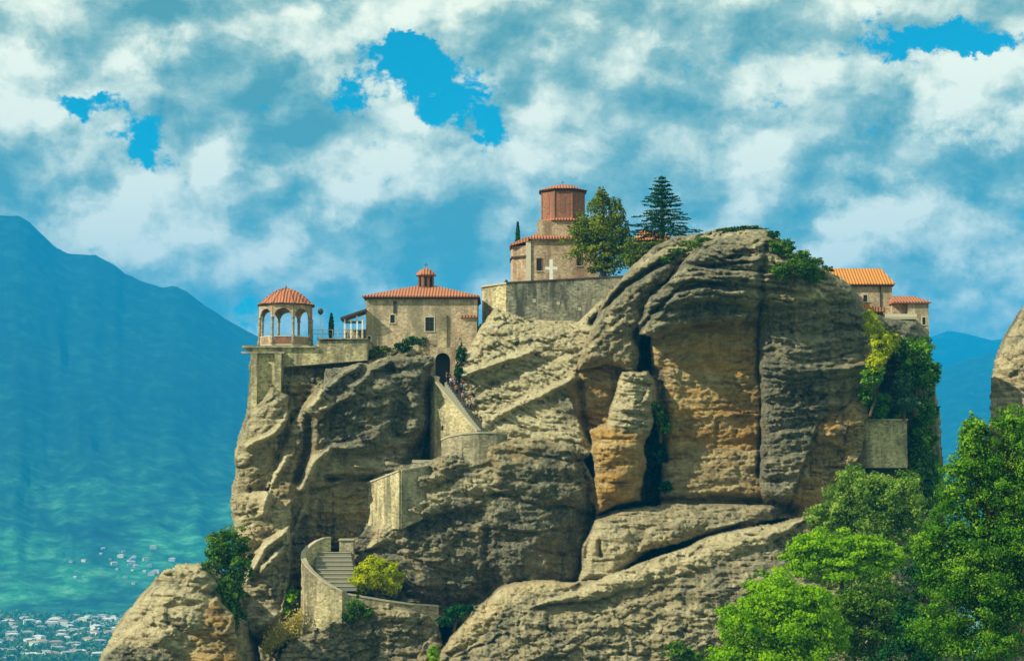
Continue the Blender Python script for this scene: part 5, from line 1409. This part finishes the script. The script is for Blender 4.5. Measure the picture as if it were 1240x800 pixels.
def town_house(wc, rc, w, d, h):
    key = (wc, rc, w, d, h)
    if key not in protos:
        m1 = MB().box(-w / 2, w / 2, -d / 2, d / 2, -2, h)
        me1 = bpy.data.meshes.new('wall'); me1.from_pydata(m1.v, [], m1.f); me1.materials.append(wallc[wc])
        m2 = quad_roof_hip(-w / 2 - .6, w / 2 + .6, -d / 2 - .6, d / 2 + .6, h, h + d * .22, -w / 4, w / 4, 0, .3)
        me2 = bpy.data.meshes.new('roof'); me2.from_pydata(m2.v, [], m2.f); me2.materials.append(roofc[rc])
        protos[key] = (me1, me2)
    return protos[key]
random.seed(21)
sizes = [(14, 10, 6), (18, 11, 9), (11, 9, 5), (24, 13, 12)]
cnt_h = 0
spots = []
for i in range(170):
    v = random.choice([random.uniform(748, 760), random.uniform(752, 798), random.uniform(765, 800)])
    u = random.uniform(-20, 150)
    spots.append((u, v))
spots.sort(key=lambda q: q[1])
for u, v in spots:
    wc = random.choice(['white', 'white', 'cream', 'grey'])
    rc = random.choice(['red', 'pale', 'pale', 'grey', 'grey'])
    me1, me2 = town_house(wc, rc, *random.choice(sizes))
    x, y, z = (float(q[0]) for q in ray_ground(u, v))
    r = bpy.data.objects.new('town_house', None)
    r.location = (x, y, z); r.rotation_euler = (0, 0, random.uniform(-.6, .6)); r.scale = (.9, .9, .8)
    link(r)
    tag(r, '%s-walled house with %s roof in the hazy valley town at lower left' % (wc, 'reddish' if rc == 'red' else rc), 'house', '%s houses with %s roofs in the valley town' % (wc, rc))
    link(bpy.data.objects.new('wall', me1), r)
    link(bpy.data.objects.new('roof', me2), r)
# hamlet higher up, on the foot of the mountain
for i in range(34):
    u, v = random.gauss(152, 34), random.gauss(688, 12)
    if u > 215 or u < 60: continue
    d = Vector(P(u, v, 1.0)).normalized()
    ok, loc, _, _ = mtn_o.ray_cast(Vector((0, 0, 0)), d)
    if not ok: continue
    wc = random.choice(['cream', 'grey', 'grey'])
    me1, me2 = town_house(wc, random.choice(['grey', 'pale']), *random.choice(sizes))
    r = bpy.data.objects.new('hillside_house', None)
    r.location = loc; r.rotation_euler = (0, 0, random.uniform(-.6, .6)); r.scale = (.62, .62, .55)
    link(r)
    tag(r, '%s-walled house of the hamlet on the mountain foot above the left knoll' % wc, 'house', '%s houses of the hillside hamlet' % wc, 'thing')
    link(bpy.data.objects.new('wall', me1), r)
    link(bpy.data.objects.new('roof', me2), r)
# valley trees between the houses, one mass of foliage
pos = []
tx, ty, tz = ray_ground(RNG.uniform(-60, 175, 1000), RNG.uniform(744, 812, 1000))
for x, y, z in zip(tx, ty, tz):
    sz = random.uniform(5, 11)
    e = RNG.normal(size=(26, 3)); e /= np.linalg.norm(e, axis=1, keepdims=True)
    pos.append(np.array([x, y, z + sz * .5]) + e * np.array([sz * .8, sz * .8, sz * .6]))
pos = np.concatenate(pos)
nn_ = RNG.normal(size=pos.shape) + np.array([0, -.4, .6]); nn_ /= np.linalg.norm(nn_, axis=1, keepdims=True)
me = leaf_mesh('valley_trees', pos, nn_, RNG.uniform(2.2, 4.5, len(pos)), RNG.uniform(0, 1, len(pos)), LM['green'])
vo = link(bpy.data.objects.new('valley_woodland', me)); tag(vo, 'scattered dark green trees of the hazy valley floor', 'woodland', kind='stuff')

# ------------------------------------------------------------------ visitors on the upper steps
skinm = plain('skin', (0.50, 0.30, 0.20), 0.6, .05)
hairm = plain('dark_hair', (0.03, 0.02, 0.015), 0.6)
def skinned(name, verts, edges, radii, root, m, sub=1):
    me = bpy.data.meshes.new(name + '_cage')
    me.from_pydata(verts, edges, [])
    ob = bpy.data.objects.new(name + '_cage', me)
    COL.objects.link(ob)
    md = ob.modifiers.new('skin', 'SKIN')
    md.use_smooth_shade = True
    for i, rd in enumerate(radii):
        sv = me.skin_vertices[0].data[i]
        sv.radius = (rd, rd) if not isinstance(rd, tuple) else rd
        sv.use_root = i == root
    sb_ = ob.modifiers.new('sub', 'SUBSURF'); sb_.levels = sub; sb_.render_levels = sub
    dg = bpy.context.evaluated_depsgraph_get()
    out = bpy.data.meshes.new_from_object(ob.evaluated_get(dg))
    out.name = name
    out.materials.clear(); out.materials.append(m)
    bpy.data.objects.remove(ob); bpy.data.meshes.remove(me)
    return out
def body_parts(arm, leg):
    """arm swing and stride angles (radians); returns joints of a standing or walking figure facing -y"""
    V = [(0, 0, .95), (0, 0, 1.15), (0, 0, 1.38), (0, 0, 1.50), (0, -.01, 1.60), (0, -.01, 1.72)]
    E = [(0, 1), (1, 2), (2, 3), (3, 4), (4, 5)]
    Rr = [(.15, .11), (.14, .10), (.16, .10), .055, .095, .07]
    V.append((0, -.10, 1.60)); E.append((4, 6)); Rr.append(.02)          # nose
    for s in (-1, 1):
        b0 = len(V)
        aa_ = arm * s
        lg = -leg * s
        sh_ = (s * .19, 0, 1.42)
        el = (s * .23, .27 * math.sin(aa_), 1.42 - .28 * math.cos(aa_))
        wr = (s * .24, el[1] + .24 * math.sin(aa_ - .5), el[2] - .24 * math.cos(aa_ - .5))
        pa = (s * .24, wr[1] + .08 * math.sin(aa_ - .5), wr[2] - .08 * math.cos(aa_ - .5))
        V += [sh_, el, wr, pa]; Rr += [.055, .042, .028, (.035, .018)]
        E += [(2, b0), (b0, b0 + 1), (b0 + 1, b0 + 2), (b0 + 2, b0 + 3)]
        for f_, ln_ in ((-.030, .065), (-.010, .080), (.010, .075), (.030, .060)):
            V.append((pa[0] - s * .01, pa[1] + f_ - .01, pa[2] - ln_)); Rr.append(.009); E.append((b0 + 3, len(V) - 1))
        V.append((wr[0], wr[1] - .06, wr[2] - .05)); Rr.append(.010); E.append((b0 + 2, len(V) - 1))
        h0 = len(V)
        kn = (s * .11, -.44 * math.sin(lg), .95 - .44 * math.cos(lg))
        an = (s * .11, kn[1] + .42 * math.sin(max(0, -lg) * 1.2 + .05), kn[2] - .42 * math.cos(max(0, -lg)))
        V += [(s * .10, 0, .90), kn, an, (s * .12, an[1] - .15, max(.02, an[2] - .05))]
        Rr += [.085, .06, .04, .035]
        E += [(0, h0), (h0, h0 + 1), (h0 + 1, h0 + 2), (h0 + 2, h0 + 3)]
    return V, E, Rr
def make_clothes(V, E, Rr):
    n_arm = 9
    top_v = [V[0], V[1], V[2], V[7], V[8], V[7 + 13], V[8 + 13]]
    return top_v
poses = []
for arm, leg in ((0.35, 0.3), (-0.25, -0.35), (0.1, 0.05)):
    V, E, Rr = body_parts(arm, leg)
    body = skinned('body', V, E, Rr, 0, skinm)
    L0, R0 = 7, 7 + 13
    shirt = skinned('shirt', [V[0], V[1], V[2], V[L0], V[L0 + 1], V[R0], V[R0 + 1]], [(0, 1), (1, 2), (2, 3), (3, 4), (2, 5), (5, 6)], [(.175, .135), (.165, .125), (.185, .125), .075, .062, .075, .062], 0, skinm)
    LH, RH = 7 + 9, 7 + 13 + 9
    trousers = skinned('trousers', [V[0], V[LH], V[LH + 1], V[LH + 2], V[RH], V[RH + 1], V[RH + 2]], [(0, 1), (1, 2), (2, 3), (0, 4), (4, 5), (5, 6)], [(.165, .13), .105, .080, .062, .105, .080, .062], 0, skinm)
    poses.append((body, shirt, trousers))
hair_m = MB().lathe(0, .015, [(0.115, 1.60), (0.125, 1.66), (0.11, 1.74), (0.06, 1.80), (0.01, 1.81)], 12)
hair_me = bpy.data.meshes.new('hair'); hair_me.from_pydata(hair_m.v, [], hair_m.f); hair_me.materials.append(hairm)
cloth = {}
def cm_(col, name):
    if name not in cloth:
        cloth[name] = plain(name + '_cloth', col, .85, .08)
    return cloth[name]
people = [
    ((0.60, 0.05, 0.04), 'red', (0.02, 0.03, 0.08), 'navy', 'person in a red top part way down the upper steps', 549, 1.0),
    ((0.03, 0.04, 0.15), 'navy blue', (0.02, 0.02, 0.02), 'black', 'person in a navy top just below the gateway', 542, 1.9),
    ((0.70, 0.66, 0.62), 'white', (0.05, 0.06, 0.12), 'denim', 'person in a white top near the top of the steps', 541, 0.9),
    ((0.45, 0.20, 0.24), 'rose', (0.10, 0.08, 0.07), 'brown', 'person in a rose top leaning by the sloping parapet', 555, 1.1),
    ((0.55, 0.50, 0.40), 'beige', (0.03, 0.03, 0.05), 'dark', 'lowest person on the upper steps, in a beige top', 562, 1.0),
    ((0.02, 0.02, 0.02), 'black', (0.03, 0.03, 0.04), 'charcoal', 'person all in black standing inside the dark gateway', 538, 2.6),
    ((0.03, 0.03, 0.10), 'dark blue', (0.02, 0.02, 0.02), 'black', 'person in dark blue near the right jamb of the gateway', 537, 1.4),
    ((0.60, 0.08, 0.10), 'crimson', (0.04, 0.04, 0.05), 'grey', 'lower person in a crimson top on the upper steps', 557, 2.2),
    ((0.10, 0.30, 0.55), 'sky blue', (0.05, 0.05, 0.05), 'dark', 'person in a sky blue top in the middle of the crowd on the steps', 546, 2.4),
    ((0.25, 0.10, 0.28), 'purple', (0.03, 0.03, 0.05), 'dark', 'person in a purple top at the head of the crowd on the steps', 544, 1.3),
    ((0.65, 0.60, 0.10), 'yellow', (0.05, 0.05, 0.05), 'dark', 'person in a yellow top near the foot of the upper steps', 569, 1.4),
    ((0.04, 0.05, 0.06), 'charcoal', (0.05, 0.05, 0.05), 'dark', 'person in a charcoal top close to the left jamb of the gateway', 538, 0.7),
    ((0.50, 0.06, 0.05), 'scarlet', (0.02, 0.02, 0.05), 'navy', 'person in a scarlet top behind the navy one below the gateway', 544, 2.9),
    ((0.05, 0.08, 0.25), 'royal blue', (0.04, 0.04, 0.04), 'dark', 'person in a royal blue top in the lower half of the crowd', 552, 1.6),
    ((0.62, 0.58, 0.55), 'pale grey', (0.05, 0.05, 0.06), 'dark', 'person in a pale grey top beside the crimson one', 560, 1.6),
    ((0.30, 0.12, 0.08), 'rust', (0.04, 0.04, 0.04), 'dark', 'person in a rust brown top in the upper half of the crowd', 547, 0.8),
    ((0.05, 0.05, 0.05), 'jet black', (0.03, 0.03, 0.03), 'dark', 'person in dark clothes with back to the rock on the upper steps', 550, 3.0),
]
for i, (tc_, tn, bc, bn, lab, u, dy) in enumerate(people):
    body, shirt, trousers = poses[i % 3]
    i_s = int(max(0, min(NS - 1, (588 - u) / (52 / NS))))
    u_a, z = step_uz(i_s)
    q = Vector((PX(u_a, 500, yw(u_a)), yw(u_a), 0)) - wd * .2 + wn_ * dy
    x, yy = q.x, q.y
    r = empty('person', (x, yy, z), lab, 'person', 'visitors on the upper steps')
    r.rotation_euler = (0, 0, random.uniform(.2, 1.0))
    for nm, me0, mt in (('body', body, None), ('shirt', shirt, cm_(tc_, tn)), ('trousers', trousers, cm_(bc, bn)), ('hair', hair_me, None)):
        o = bpy.data.objects.new(nm, me0 if mt is None else me0.copy())
        if mt is not None:
            o.data.materials.clear(); o.data.materials.append(mt)
        link(o, r)
